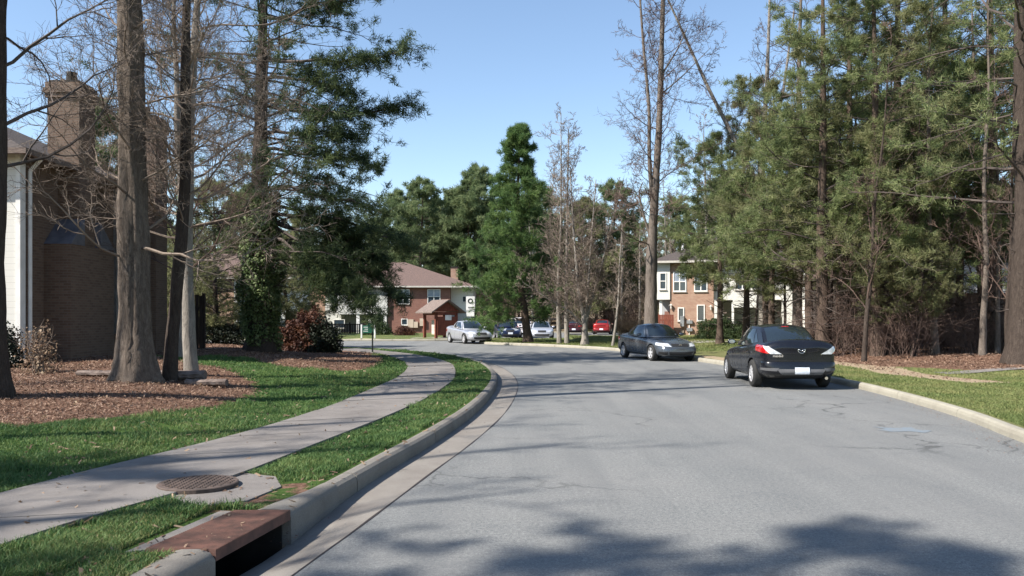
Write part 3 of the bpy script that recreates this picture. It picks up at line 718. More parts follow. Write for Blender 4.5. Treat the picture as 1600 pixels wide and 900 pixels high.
IVY = Vector(W(408, 548, .45)+(0,)); IVY.z = G(IVY.x, IVY.y)
def ivy_pine():
    D = IVY.y; base = tuple(IVY)
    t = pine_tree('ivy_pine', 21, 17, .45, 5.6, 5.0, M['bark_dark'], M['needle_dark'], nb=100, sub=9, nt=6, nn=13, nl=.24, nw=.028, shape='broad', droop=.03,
        path=rel([(408, 550, D), (408, 450, D), (406, 300, D), (408, 150, D), (412, 0, D), (420, -160, D)], base), clump=.95, dead=8, gap=(-.93, -.36, 12))
    t.location = IVY
    tag(t, 'tall pine wrapped in green ivy with long boughs reaching out over the lawn', 'tree')
    rng = np.random.default_rng(5); mb = MB(); n = 15000
    z = rng.uniform(0, 1, n)**.9*5.6; a = rng.uniform(0, 6.28, n)
    rr = .42+.28*np.exp(-((z-2.6)/2.4)**2)+.10*np.sin(a*3+z*2.3)+.07*np.sin(z*5+a)+rng.uniform(-.14, .1, n)
    C = np.column_stack([rr*np.cos(a)*.95, rr*np.sin(a), z]); o = np.column_stack([np.cos(a), np.sin(a), a*0])
    leaf_cards(mb, C, .11, rng, .4, o*.8); mb.build('ivy', M['ivy'], t)
    # long dark drooping boughs towards the right, ending over the far building
    br = MB(); fo = MB()
    specs = [((412, 330), (640, 395), (600, 350), 40), ((412, 370), (625, 470), (560, 395), 46), ((410, 400), (590, 500), (520, 430), 34), ((412, 290), (600, 330), (500, 300), 34), ((412, 160), (645, 165), (520, 190), 44),
             ((412, 90), (640, 75), (540, 110), 40), ((412, 230), (595, 260), (500, 240), 36), ((412, 30), (600, -20), (500, 10), 36), ((412, 350), (560, 445), (500, 380), 40), ((412, 210), (560, 215), (480, 205), 34), ((412, 120), (560, 150), (480, 120), 34)]
    for (p0, p1, pm_, cnt) in specs+[((412, 345), (600, 425), (560, 370), 60), ((412, 390), (570, 470), (520, 410), 60), ((412, 320), (560, 380), (500, 330), 50), ((412, 360), (520, 470), (480, 400), 50)]:
        Dd = D-rng.uniform(.5, 3.5); A = np.array(at(*p0, D)-IVY); Bm = np.array(at(*pm_, (D+Dd)/2)-IVY); E = np.array(at(*p1, Dd)-IVY)
        q = np.linspace(0, 1, 9)[:, None]; Pb = (1-q)**2*A+2*q*(1-q)*Bm+q*q*E; Pb += rng.normal(0, .05, Pb.shape)
        Rb = np.linspace(.07, .015, 9); tubes(br, Pb[None], Rb[None], 5)
        p, d, t_, _ = spawn(Pb[None], Rb[None], cnt, .32, 1, .5, 1.2, rng); d[:, 2] *= .5
        L2 = rng.uniform(.4, 1.15, len(p))*(1.25-.6*t_); P2, R2 = grow(p, d, L2, np.full(len(p), .011), 4, .12, .03, rng, .5); tubes(br, P2, R2, 3)
        x = rng.uniform(.2, 1, (len(P2), 9))*4; i = np.clip(x.astype(int), 0, 3); f = (x-i)[..., None]; bi = np.arange(len(P2))[:, None]
        C = P2[bi, i]*(1-f)+P2[bi, i+1]*f+rng.normal(0, .07, (len(P2), 9, 3)); Dn = norm(P2[bi, i+1]-P2[bi, i]+rng.normal(0, .3, C.shape))
        tufts(fo, C.reshape(-1, 3), Dn.reshape(-1, 3), 13, .23, .022, rng)
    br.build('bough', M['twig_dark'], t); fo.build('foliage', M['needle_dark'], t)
    # dead twiggy branches in front of the trunk
    tw = MB(); p0 = np.column_stack([np.zeros(26), np.zeros(26), rng.uniform(3.2, 11, 26)]); a = rng.uniform(-2.6, .3, 26)
    P1, R1 = grow(p0, np.column_stack([np.cos(a), np.sin(a), rng.uniform(-.25, .15, 26)]), rng.uniform(1.5, 4, 26), .03, 7, .1, -.02, rng); tubes(tw, P1, R1, 4)
    p, d, t_, rd = spawn(P1, R1, 8, .2, 1, .5, 1.1, rng); P2, R2 = grow(p, d, rng.uniform(.4, 1.4, len(p)), .009, 4, .15, 0, rng); tubes(tw, P2, R2, 3)
    p, d, t_, rd = spawn(P2, R2, 5, .2, 1, .5, 1.1, rng); P3, R3 = grow(p, d, rng.uniform(.2, .6, len(p)), .005, 3, .15, 0, rng); tubes(tw, P3, R3, 3)
    tw.build('dead_branches', M['twig_tan'], t)
ivy_pine()

# --- centre island: cone pine, slender bare trees, the tall forked tree
ISG = 'trees on the parking island'
b = Vector(W(826, 535, .14)+(0,)); b.z = .12
t = pine_tree('pine_tree', 31, 13.1, .26, 2.2, 3.5, M['bark_pine'], M['needle_bright'], nb=135, sub=9, nt=7, nn=12, nl=.27, nw=.034, shape='cone', path=[(0, 0, 0), (-.5, .1, 3.5), (-.7, 0, 8), (-.5, 0, 13.1)], droop=-.0, clump=.95, dead=3)
t.location = b; tag(t, 'bright green cone shaped pine on the parking island beside the silver sedans', 'tree', ISG)
for i, (px, py, h, seed, r, lab) in enumerate([(874, 537, 13.2, 41, .13, 'slender pale bare tree, left one of the close pair on the island'), (886, 537, 12.3, 42, .14, 'slender pale bare tree, right one of the close pair on the island')]):
    b = Vector(W(px, py, .14)+(0,)); b.z = .12
    t = bare_tree('bare_tree', seed, h, r, M['bark_grey'], M['twig_tan'], path=[(0, 0, 0), (.05*i-.1, 0, 3), (.1-.1*i, 0, 7), (.1, .1, h)], t0=.2, limbs=44, Lf=.26, ang=(.5, .95), sub=(7, 5, 4), up=.07, fine=.007, flare=.15)
    t.location = b; tag(t, lab, 'tree', ISG)
b = Vector(W(914, 539, .14)+(0,)); b.z = .12
t = bare_tree('bare_tree', 43, 9.5, .17, M['bark_grey'], M['twig_tan'], path=[(0, 0, 0), (0, 0, 1.2), (-.35, 0, 3), (-.6, 0, 6), (-.8, .1, 9.5)], t0=.12, limbs=38, Lf=.30, ang=(.45, .95), sub=(7, 6, 4), up=.07, fine=.007,
    forks=[([(0, 0, 1.1), (.35, 0, 2.4), (.9, .2, 4.2), (1.5, .2, 6.6), (2.0, 0, 8.8)], .10, .02), ([(0, 0, 1.3), (.15, -.2, 3), (.3, -.3, 5.5), (.6, 0, 9)], .09, .02), ([(0, 0, 1.0), (-.9, -.3, 1.9), (-2, -.5, 2.5), (-3.4, -.8, 3.4)], .06, .012)])
t.location = b; tag(t, 'low forking multi stemmed bare tree between the two red cars on the island', 'tree', ISG)
b = Vector(W(957, 541, .14)+(0,)); b.z = .12
t = bare_tree('bare_tree', 44, 6.4, .075, M['bark_grey'], M['twig_tan'], t0=.3, limbs=18, Lf=.3, ang=(.4, .8), sub=(6, 5, 3), up=.06, fine=.006, flare=.1)
t.location = b; tag(t, 'thin young bare tree in front of the red sedan at the end of the island', 'tree', ISG)
D = 40.; b = Vector(((1017-800)/1280*D, D, .14)); M['bark_mid'] = bark('bark_mid', (.06, .048, .04), (.15, .125, .105), (.26, .22, .19), .8)
def r_(*a): return rel([(x, y, D) for x, y in a], tuple(b))
t = bare_tree('tall_forked_tree', 45, 21, .36, M['bark_mid'], M['twig_brown'], path=r_((1018, 545), (1017, 480), (1018, 400), (1022, 320), (1030, 200), (1033, 100), (1036, 0), (1040, -120)), t0=.32, limbs=44, Lf=.17, ang=(.8, 1.35), sub=(8, 6, 4), fine=.006, rads=[.33, .30, .26, .20, .15, .125, .10, .05],
    forks=[(r_((1020, 325), (1014, 250), (1015, 170), (1006, 80), (1000, 0), (996, -90)), .115, .04), (r_((1017, 375), (1004, 330), (998, 300), (1004, 285)), .07, .02), (r_((1032, 120), (1060, 75), (1075, 40)), .05, .015), (r_((1030, 150), (1065, 120), (1110, 75)), .04, .012)], flare=.25, cone=.35)
t.location = b; tag(t, 'very tall grey trunk splitting into two tops, rising behind the grey coupe', 'tree')

# --- right wood
RG = 'trees in the wood on the right'
pv = [pine_tree('pine_tree', 51+i, [19, 17, 21][i], [.3, .22, .36][i], [5.2, 4.6, 6.4][i], [4.4, 3.8, 5.0][i], M['bark_pine'], M[['needle', 'needle_olive', 'needle_far'][i]], nb=[58, 54, 60][i], sub=11, nt=8, nn=13, nl=.24, nw=.027, shape='broad', clump=.78, dead=15, droop=.0) for i in range(3)]
bt = [bare_tree('bare_tree', 61+i, [13, 10, 16][i], [.11, .075, .2][i], M['bark_mid'] if i != 1 else M['bark_dark'], M['twig_brown'], t0=.22, limbs=[20, 16, 24][i], Lf=.24, ang=(.5, 1.1), sub=(6, 5, 4), fine=.0045, flare=.2) for i in range(3)]
ev = [pine_tree('cedar_tree', 71+i, [4.9, 4.2][i], .08, 1.9, [1.7, 1.4][i], M['bark_dark'], M['needle_olive'], nb=60, sub=7, nt=6, nn=12, nl=.11, nw=.016, shape='round', clump=.9, dead=0) for i in range(2)]
used = set()
yp = [pine_tree('young_pine', 56+i, [11, 9][i], .17, [4.1, 3.9][i], [4.2, 3.4][i], M['bark_pine'], M['needle'], nb=[48, 42][i], sub=11, nt=8, nn=13, nl=.22, nw=.027, shape=['round', 'broad'][i], clump=.85, dead=4, droop=.01) for i in range(2)]
def put(src, x, y, rz, sc, label, cat='tree', group=RG):
    c = src if src.name not in used else copy_tree(src)
    used.add(src.name); place(c, x, y, rz, sc); return tag(c, label, cat, group)
rnd = random.Random(7)
for (px, D, v, sc, lab) in [(1206, 37, 1, .72, 'pine with a thick trunk behind the black sedan, nearest the white balcony'), (1285, 30.5, 0, .82, 'pine with a brown trunk just right of the black sedan roof'), (1325, 33, 1, 1.0, 'pine standing second to the right of the black sedan'),
        (1372, 29.5, 1, .95, 'straight pine in the middle of the wood edge'), (1400, 34, 0, 1.0, 'pine with a broad trunk behind the middle of the wood edge'),
        (1478, 36, 2, .9, 'pine whose trunk stands just left of the red door'), (1548, 32, 0, 1.0, 'pine between the red door and the thick trunk at the right edge'),
        (1165, 44, 1, .85, 'pine hanging low green boughs before the brick and white house')]:
    put(pv[v], (px-800)/1280*D, D, rnd.uniform(0, 6.28), sc, lab)
for (x, y, v) in [(22, 47, 1), (26, 50, 0)]:
    put(pv[v], x, y, rnd.uniform(0, 6.28), rnd.uniform(.85, 1.08), 'pine further back inside the wood, its trunk half hidden by nearer ones')
for (px, D, v, sc, lab) in [(1125, 43, 0, 1.0, 'young pine with low light green boughs over the hedge'), (1196, 39, 0, .95, 'young pine with drooping boughs before the white balcony'), (1265, 34, 1, 1.1, 'young pine with low boughs above the black sedan'), (1330, 35, 0, 1.0, 'young pine behind the straight pines at the wood edge'),
        (1405, 31, 1, 1.0, 'young pine above the olive cedars'), (1500, 33, 0, 1.05, 'young pine over the red door'), (1560, 34, 0, 1.1, 'young pine behind the thick trunk at the right edge')]:
    put(yp[v], (px-800)/1280*D, D, rnd.uniform(0, 6.28), sc, lab)
edge = pine_tree('pine_tree', 58, 19, .4, 6.5, 4.6, M['bark_dark'], M['needle'], nb=60, sub=8, nt=7, nn=12, nl=.2, nw=.024, shape='broad', clump=.75, dead=4, path=[(0, 0, 0), (.1, 0, 5), (0, .1, 10), (0, 0, 19)])
place(edge, (1597-800)/1280*24, 24); tag(edge, 'thick dark pine trunk at the right edge of the picture', 'tree', RG)
# bare trees of the wood
D = 36
t = put(bt[2], (1246-800)/1280*D, D, .4, 1.15, 'pale bare tree rising above the pines behind the black sedan')
big = bare_tree('bare_tree', 66, 19, .3, M['bark_grey'], M['twig_brown'], path=[(0, 0, 0), (0, 0, 6), (-.2, 0, 9), (.1, 0, 13), (.3, 0, 19)], t0=.4, limbs=22, Lf=.22, ang=(.5, 1.0), sub=(6, 6, 4), fine=.006,
    forks=[([(-.1, 0, 7.5), (-1.2, -.2, 9.6), (-2.9, -.3, 12.8), (-5.0, -.2, 17.5)], .16, .05), ([(0, 0, 10), (.9, 0, 12.5), (1.5, 0, 17)], .12, .04)])
place(big, (1195-800)/1280*42, 42, 0); tag(big, 'large bare tree forking high above the left end of the wood', 'tree', RG)
for i, (px, D, v, lab) in enumerate([(1350, 27.5, 1, 'thin dark bare trunk at the straw edge, right of the black sedan'), (1462, 29, 0, 'slanting thin bare tree left of the red door'), (1535, 27, 0, 'leaning pale bare trunk standing in front of the red door'),
        (1575, 25.5, 1, 'small bare tree next to the thick trunk at the right edge'), (1300, 35, 0, 'bare tree behind the right end of the black sedan'), (1225, 42, 1, 'thin bare tree before the white wall of the far house'), (1180, 47, 1, 'thin bare tree above the rounded hedge')]):
    put(bt[v], (px-800)/1280*D, D, rnd.uniform(0, 6.28), rnd.uniform(.9, 1.1), lab)
for i in range(34):
    y = rnd.uniform(29, 60); x = rnd.uniform(.36, .8)*y
    put(bt[rnd.choice((0, 1, 1, 2))], x, y, rnd.uniform(0, 6.28), rnd.uniform(.75, 1.1), 'bare tree with brown twigs deep inside the wood')
for (px, D, v, s, lab) in [(1385, 29.5, 0, .8, 'olive green young cedar left of centre in the wood'), (1425, 28.6, 1, 1.0, 'olive green young cedar in the middle of the wood')]:
    put(ev[v], (px-800)/1280*D, D, rnd.uniform(0, 6), s, lab)
bs = [brush('leafless_bush', 81+i, [1.4, 1.1, 1.7][i], [1.9, 1.4, 2.6][i], M['twig_brown'], 34) for i in range(3)]
for i in range(60):
    y = rnd.uniform(28.5, 44) if i < 40 else rnd.uniform(40, 60); x = rnd.uniform(.385, .68)*y
    put(bs[i % 3], x, y, rnd.uniform(0, 6.28), rnd.uniform(.7, 1.2), 'leafless brown bush in the undergrowth of the wood', 'bush', 'bushes in the undergrowth')

# --- far tree belts
FG = 'trees far behind the buildings'
fp = [pine_tree('far_pine', 91+i, [15.5, 14][i], .24, [3.5, 2.5][i], [4.6, 5.2][i], M['bark_pine'], [M['needle_far'], M['needle_olive']][i], nb=84, sub=8, nt=6, nn=10, nl=.46, nw=.07, shape=['round', 'cone'][i], clump=1, dead=3) for i in range(2)]
fb = [bare_tree('far_bare_tree', 95+i, [14, 17][i], .17, M['bark_grey'], M['twig_tan'], t0=.15, limbs=26, Lf=.26, ang=(.5, 1.1), sub=(7, 6, 3), fine=.012, flare=.1) for i in range(2)]
def belt(n, f, srcs, lab, cat='tree', s=(.85, 1.15), grp=FG):
    for i in range(n):
        x, y = f(i); put(srcs[rnd.randrange(len(srcs))], x, y, rnd.uniform(0, 6.28), rnd.uniform(*s), lab, cat, grp)
for (px, D, s, v, lab) in [(655, 98, 1.08, 0, 'rounded green pine above the brown roof'), (620, 104, 1.05, 0, 'green pine above the left half of the brown roof'), (700, 106, 1.05, 0, 'green pine above the right half of the brown roof'), (742, 100, 1.2, 0, 'tall loose pine between the brown roof and the cone shaped pine'),
        (838, 92, 1.0, 0, 'tall olive pine behind the slender bare pair'), (905, 90, 1.05, 1, 'olive pine behind the multi stemmed bare tree'), (955, 96, 1.05, 0, 'dark pine behind the young bare tree'), (990, 104, .95, 1, 'olive pine left of the tall forked trunk')]:
    put(fp[v], (px-800)/1280*D, D, rnd.uniform(0, 6), s, lab, group=FG)
belt(16, lambda i: (lambda D: ((rnd.uniform(820, 1060)-800)/1280*D, D))(rnd.uniform(92, 125)), fb, 'far bare tree beyond the parking lot')
belt(9, lambda i: (2.5+i*1.6+rnd.uniform(-.5, .5), rnd.uniform(89, 91.5)), fb, 'pale bare tree right behind the red cars', s=(.75, .95), grp='pale bare trees behind the parking lot')
belt(14, lambda i: (rnd.uniform(-40, 0), rnd.uniform(98, 135)), fp+fb[:1], 'far tree behind the brown roofed house')
belt(24, lambda i: (rnd.uniform(-5, 70), rnd.uniform(95, 140)), fp+fb, 'far tree in the belt beyond the parking lot')
belt(16, lambda i: (rnd.uniform(14, 60), rnd.uniform(72, 95)), fp+fb, 'far tree behind the white and brick house')
belt(16, lambda i: (rnd.uniform(-60, -24), rnd.uniform(52, 95)), fp+fb[:1], 'far tree behind the left lawn')
bs2 = brush('leafless_bush', 88, 2.6, 4.2, M['twig_brown'], 60, .5)
for i in range(14):
    D = rnd.uniform(88.5, 96); put(bs2, (rnd.uniform(740, 1040)-800)/1280*D, D, rnd.uniform(0, 6), rnd.uniform(.8, 1.3), 'leafless brown thicket behind the parking lot', 'bush', 'thickets behind the parking lot')
# evergreen behind the pale trunks on the left, dark bush by the ivy pine, low hedges
ce = [pine_tree('cedar_tree', 75+i, [7.6, 6][i], .14, .9, [3.2, 2.6][i], M['bark_dark'], M['needle_olive'], nb=95, sub=8, nt=6, nn=11, nl=.17, nw=.028, shape='round', clump=.95, dead=0) for i in range(2)]
place(ce[0], (338-800)/1280*38, 38); tag(ce[0], 'olive green rounded cedar left of the ivy trunk, beyond the dark hedge', 'tree', 'cedars behind the left lawn')
place(ce[1], (285-800)/1280*41, 41); tag(ce[1], 'olive cedar half hidden behind the pale grey trunk', 'tree', 'cedars behind the left lawn')
c = copy_tree(ce[1]); place(c, (455-800)/1280*44, 44, 2); tag(c, 'green cedar right of the ivy trunk above the rust coloured bush', 'tree', 'cedars behind the left lawn')
c = copy_tree(ce[0]); place(c, (250-800)/1280*50, 50, 2); tag(c, 'olive cedar behind the far corner of the brick house', 'tree', 'cedars behind the left lawn')
t = shrub('bush', 101, 1.15, 1.0, 1.65, 9000, .10, M['leaf_rust'], M['twig_brown'], stems=24); place(t, (478-800)/1280*33, 33); tag(t, 'rust brown rounded bush beside the ivy trunk', 'bush')
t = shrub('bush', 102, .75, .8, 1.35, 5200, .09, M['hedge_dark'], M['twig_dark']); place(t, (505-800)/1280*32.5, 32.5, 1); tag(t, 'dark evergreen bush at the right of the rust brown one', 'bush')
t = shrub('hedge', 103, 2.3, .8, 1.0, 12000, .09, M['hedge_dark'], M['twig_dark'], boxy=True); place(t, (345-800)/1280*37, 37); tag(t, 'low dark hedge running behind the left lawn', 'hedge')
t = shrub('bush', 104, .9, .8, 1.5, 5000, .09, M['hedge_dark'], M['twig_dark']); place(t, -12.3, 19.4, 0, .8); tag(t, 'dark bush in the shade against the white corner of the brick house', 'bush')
t = shrub('bush', 106, .42, .4, 1.05, 700, .06, M['leaf_dry'], M['twig_tan'], stems=16, hollow=.3); place(t, *W(62, 588, .38)); tag(t, 'small sparse shrub with pale stems in the mulch near the left edge', 'bush')
t = shrub('hedge', 107, 1.15, .8, 1.28, 14000, .075, M['hedge'], M['twig_dark'], boxy=True); place(t, 12.45, 49.6); tag(t, 'clipped square green hedge in front of the brick house', 'hedge')
t = shrub('hedge', 108, .95, .8, 1.0, 8000, .075, M['hedge'], M['twig_dark']); place(t, 13.5, 48.2); tag(t, 'clipped rounded hedge right of the square one', 'hedge')
t = brush('ornamental_grass', 109, .7, 1.5, M['leaf_dry'], 80, .33); place(t, (982-800)/1280*49, 49); tag(t, 'dry pale ornamental grass clump behind the grey coupe', 'grass clump')
t = shrub('bush', 110, 1.0, .8, .85, 3500, .09, M['leaf_rust'], M['twig_brown'], stems=24, hollow=.3); place(t, (632-800)/1280*70, 70); tag(t, 'low brown bush in front of the brick wall left of the kiosk', 'bush')
t = shrub('bush', 111, 1.3, .8, 1.3, 4500, .12, M['hedge'], M['twig_dark']); place(t, (588-800)/1280*72, 72); tag(t, 'green bush behind the green board sign', 'bush')
t = shrub('hedge', 112, 2.2, .8, 1.6, 7000, .13, M['needle_bright'], M['twig_dark'], boxy=True); place(t, (770-800)/1280*74, 74); tag(t, 'bright green hedge behind the dark blue car', 'hedge')

for k, (x, y) in enumerate([(-12.0, -1.4), (-16.5, 1.5)]):
    put(pv[k % 2], x, y, k*2.2+1, .8, 'pine on the lawn outside the left edge of the picture', group='pines left of the camera')
# trees standing outside the picture on the left; their shadows fall across the road
SG = 'bare trees left of the camera'
sh = [bare_tree('bare_tree', 121+i, [13, 15][i], [.2, .26][i], M['bark_oak'], M['twig_tan'], t0=.25, limbs=18, Lf=.32, ang=(.5, 1.1), sub=(6, 5, 3), fine=.006) for i in range(2)]
for k, (x, y) in enumerate([(-12.8, 1.6), (-15, 5.5), (-15.5, 11.0), (-13.6, 2.6), (-12.2, -1.4)]):
    put(sh[k % 2], x, y, k*1.7, 1, 'bare tree on the lawn outside the left edge of the picture', group=SG)
# ------------------------------------------------ buildings
def box(name, m, parent, *b, **k): return MB().box(*b).build(name, m, parent)
def window(parent, x, z0, z1, wd, y, axis='y', s=-1, bars=(1, 1), blind=True, name='window'):
    """window in a wall; axis 'y': wall plane y=const facing s*y; axis 'x': plane x=const facing s*x; returns the frame"""
    def bx(mb, a0, a1, z0, z1, d0, d1):
        lo, hi = sorted((y+s*d0, y+s*d1))
        if axis == 'y': mb.box(a0, a1, lo, hi, z0, z1)
        else: mb.box(lo, hi, a0, a1, z0, z1)
    f = MB(); a0, a1 = x-wd/2, x+wd/2; t = .07
    bx(f, a0-t, a0, z0-t, z1+t, -.02, .05); bx(f, a1, a1+t, z0-t, z1+t, -.02, .05); bx(f, a0, a1, z1, z1+t, -.02, .05); bx(f, a0, a1, z0-t, z0, -.02, .05)
    fr = f.build(name, M['white'], parent)
    p = MB(); bx(p, a0, a1, z0, z1, -.03, .008); p.build('pane', M['win'], fr)
    if blind: p = MB(); bx(p, a0+.02, a1-.02, (z0+z1)/2+.02, z1-.01, .008, .012); p.build('blind', M['blind'], fr)
    mn = MB()
    for i in range(bars[0]): c = a0+wd*(i+1)/(bars[0]+1); bx(mn, c-.035, c+.035, z0, z1, .01, .04)
    for i in range(bars[1]): c = z0+(z1-z0)*(i+1)/(bars[1]+1); bx(mn, a0, a1, c-.03, c+.03, .012, .042)
    if mn.n: mn.build('muntin', M['white'], fr)
    sl = MB(); bx(sl, a0-t-.03, a1+t+.03, z0-t-.06, z0-t-.001, -.02, .09); sl.build('sill', M['lightstone'], fr)
    return fr
def lamp(parent, x, y, z, name='wall_lamp'):
    m = MB(); m.lathe([(.001, .34), (.05, .3), (.10, .24), (.11, .22), (.07, .2), (.06, 0), (.03, -.05), (.001, -.07)], (x, y, z), 'z', 10); m.cyl((x-.18, y, z+.2), (x, y, z+.34), .014, k=6)
    return m.build(name, M['lightstone'], parent)
# left brick house: its side wall faces the road
HX = -12.6; gl = .25
lb = empty('brick_house', (HX, 20.85, .1), 0, 'dark brown brick house with tall chimneys and a white sided corner on the left', 'house')
m = MB(); m.box(-11, 0, .12, 8.1, -.3, 5.75); m.build('wall', M['brick_brown'], lb)
m = MB(); m.box(-11, -.02, 0, .118, -.3, 5.75); m.build('siding', M['siding'], lb)
box('corner_board', M['white'], lb, -.018, .1, -.03, .2, -.3, 5.72)
m = MB(); ov = .45; ez = 5.75
ev_ = [(-11.5, -ov, ez), (ov, -ov, ez), (ov, 8.1+ov, ez), (-11.5, 8.1+ov, ez)]; rg = [(-7, 4.05, 8.2), (-4.8, 4.05, 8.2)]
V = ev_+rg; m.add(V, [(0, 1, 5, 4), (2, 3, 4, 5)]); m.add([V[1], V[2], V[5]], [(0, 1, 2)]); m.add([V[3], V[0], V[4]], [(0, 1, 2)]); m.add([(x, y, ez-.02) for x, y, z in ev_], [(3, 2, 1, 0)])
m.build('roof', M['shingle_dark'], lb)
m = MB(); m.box(ov-.02, ov+.1, -ov, 8.1+ov, ez-.16, ez-.02); m.box(-11.5, ov+.1, -ov-.1, -ov-.001, ez-.16, ez-.02); m.build('gutter', M['wood_grey'], lb)
m = MB(); m.cyl((.16, .3, -.1), (.16, .3, 5.3), .05, k=8); m.cyl((.16, .3, 5.3), (ov, .3, 5.6), .05, k=8); m.build('downspout', M['white'], lb)
m = MB(); m.box(0.0, .1, 5.05, 5.2, 1.0, 5.6); m.build('downspout', M['metal'], lb)
def chimney(parent, y0, y1, d, top, shoulder, mt):
    m = MB(); m.box(-.3, d, y0, y1, -.3, top)
    for k, (e, a, b_) in enumerate([(.05, .42, .30), (.09, .298, .16), (.045, .158, .0)]): m.box(-.3-e, d+e, y0-e, y1+e, top-a, top-b_)
    c = m.build('chimney', mt, parent)
    cp = MB(); cp.prism([(-.28, y0+.02, top+.001), (d-.02, y0+.02, top+.001), (d-.02, y1-.02, top+.001), (-.28, y1-.02, top+.001)], (0, 0, .07)); cp.lathe([(.16, .07), (.13, .4), (.11, .4)], ((d-.3)/2, (y0+y1)/2, top), 'z', 10)
    cp.build('chimney_cap', M['dark_conc'], c)
    if shoulder:
        sh_ = MB(); ys0, ys1, zs, dd = shoulder
        sh_.box(0, dd, ys0, ys1, -.3, zs); b_ = sh_.build('chimney_breast', mt, c)
        f = MB(); f.prism([(dd+.02, ys0-.02, zs), (dd+.02, y0, zs), (dd+.02, y0, zs+.75)], (-dd-.02, 0, 0)); f.build('flashing', M['flash'], c)
        if ys1 > y1: f = MB(); f.prism([(dd+.02, ys1+.02, zs), (dd+.02, y1, zs+.75), (dd+.02, y1, zs)], (-dd-.02, 0, 0)); f.build('flashing', M['flash'], c)
chimney(lb, 1.9, 2.77, .58, 8.05, (1.2, 3.6, 3.5, .72), M['brick_brown'])
chimney(lb, 6.4, 7.3, .75, 8.2, None, M['brick_brown'])
lamp(lb, .32, 3.95, 2.25)
m = MB(); m.box(-.02, .03, 3.9, 4.85, .1, 2.15); dr = m.build('door', M['wood_dark'], lb)
m = MB(); m.box(.031, .06, 3.98, 4.06, 1.05, 1.15); m.build('handle', M['metal'], dr)
window(lb, 5.8, 3.4, 4.8, .9, 0, 'x', 1)
window(lb, -1.6, 3.3, 4.7, .9, 0, 'y', -1)
# dark fence behind that house
f = empty('wood_fence', (HX+.35, 29.8, G(HX+.35, 29.8)-.1), 0, 'dark board fence joining the far corner of the brown brick house', 'fence')
m = MB()
for k in range(7): m.box(k*.145, k*.145+.13, -.012, .012, 0, 2.1+.02*(k % 3))
m.build('boards', M['wood_dark'], f)
for k in range(2): box('rail', M['wood_dark'], f, 0, 1.0, .013, .06, .5+k*1.1, .6+k*1.1)
for k in range(2): box('post', M['wood_dark'], f, k*1.0-.05, k*1.0+.05, .06, .16, 0, 2.2)

# brown roofed house in the centre
CY = 82; cb = empty('brown_roofed_house', (0, CY, 0), 0, 'two storey red brick and white sided house with hipped brown roof, straight behind the kiosk', 'house')
def cx(px): return (px-800)/1280*CY
def cz(py): return 1.6-(py-497)/1280*CY
x0, xa, xb, x1 = cx(505), cx(606), cx(703), cx(738); e = cz(447)
m = MB(); m.box(xa, xb, 0, 10, -.5, e); m.build('wall', M['brick_red'], cb)
m = MB(); m.box(xb+.001, x1, 1.2, 9, cz(487), e); m.build('siding', M['siding'], cb)
m = MB(); m.box(x0, xa-.001, .9, 9.5, cz(491), e); m.box(cx(528), xa-.001, -.3, .899, cz(491), cz(462)); m.build('siding', M['siding'], cb)
m = MB(); m.box(xb+.001, x1-.2, 1.5, 8.9, -.5, cz(487)-.01); m.build('lower_wall', M['siding_grey'], cb)
m = MB(); m.box(x0, xa-.001, 2.6, 9.4, -.5, cz(491)-.01); m.build('lower_wall', M['siding_grey'], cb)
box('side_wall', M['siding'], cb, x0, cx(530), .9, 2.59, -.5, cz(491)-.01)
def hip(parent, X0, X1, Y0, Y1, z, zr, rx0, rx1, m_, ov=.45):
    m = MB(); yr = (Y0+Y1)/2; E = [(X0-ov, Y0-ov, z), (X1+ov, Y0-ov, z), (X1+ov, Y1+ov, z), (X0-ov, Y1+ov, z)]; r0, r1 = (rx0, yr, zr), (rx1, yr, zr)
    m.add([E[0], E[1], r1, r0], [(0, 1, 2, 3)]); m.add([E[2], E[3], r0, r1], [(0, 1, 2, 3)]); m.add([E[1], E[2], r1], [(0, 1, 2)]); m.add([E[3], E[0], r0], [(0, 1, 2)])
    m.add([(x, y, z-.02) for x, y, _ in E], [(3, 2, 1, 0)]); r = m.build('roof', m_, parent)
    g = MB(); g.box(X0-ov, X1+ov, Y0-ov-.1, Y0-ov-.002, z-.15, z+.0); g.box(X0-ov-.1, X0-ov-.002, Y0-ov-.1, Y1+ov, z-.15, z); g.box(X1+ov+.002, X1+ov+.1, Y0-ov-.1, Y1+ov, z-.15, z); g.build('gutter', M['lightstone'], r)
    return r
rf = hip(cb, cx(500), x1, 0, 10, e, cz(409)+.3, cx(545), cx(622), M['shingle'])
m = MB(); m.box(cx(697), cx(709), 6.2, 7.2, 4.5, cz(420)+.5); c_ = m.build('chimney', M['brick_tan'], rf); m = MB(); m.box(cx(697)-.06, cx(709)+.06, 6.14, 7.26, cz(420)+.5, cz(420)+.62); m.build('chimney_cap', M['dark_conc'], c_)
m = MB(); m.cyl((cx(551), 3.5, 5.5), (cx(551), 3.5, 7.6), .12, k=8); m.build('vent_pipe', M['white'], rf)
window(cb, cx(630), cz(474), cz(453), 1.15, 0); window(cb, cx(678), cz(474), cz(453), 1.15, 0)
window(cb, cx(632), cz(507), cz(499), .5, 0, bars=(0, 0), blind=False); window(cb, cx(726), cz(471), cz(463), .5, 1.2, bars=(0, 0), blind=False)
window(cb, cx(573), cz(473), cz(455), 1.2, .9); window(cb, cx(538), cz(473), cz(455), 1.0, .9)
for px in (560, 602): m = MB(); m.box(cx(px)-.16, cx(px)+.16, -.25, .07, 0, cz(491)-.005); m.build('post', M['white'], cb)
window(cb, cx(527), cz(512), cz(500), 1.0, .9, bars=(0, 0), blind=False)
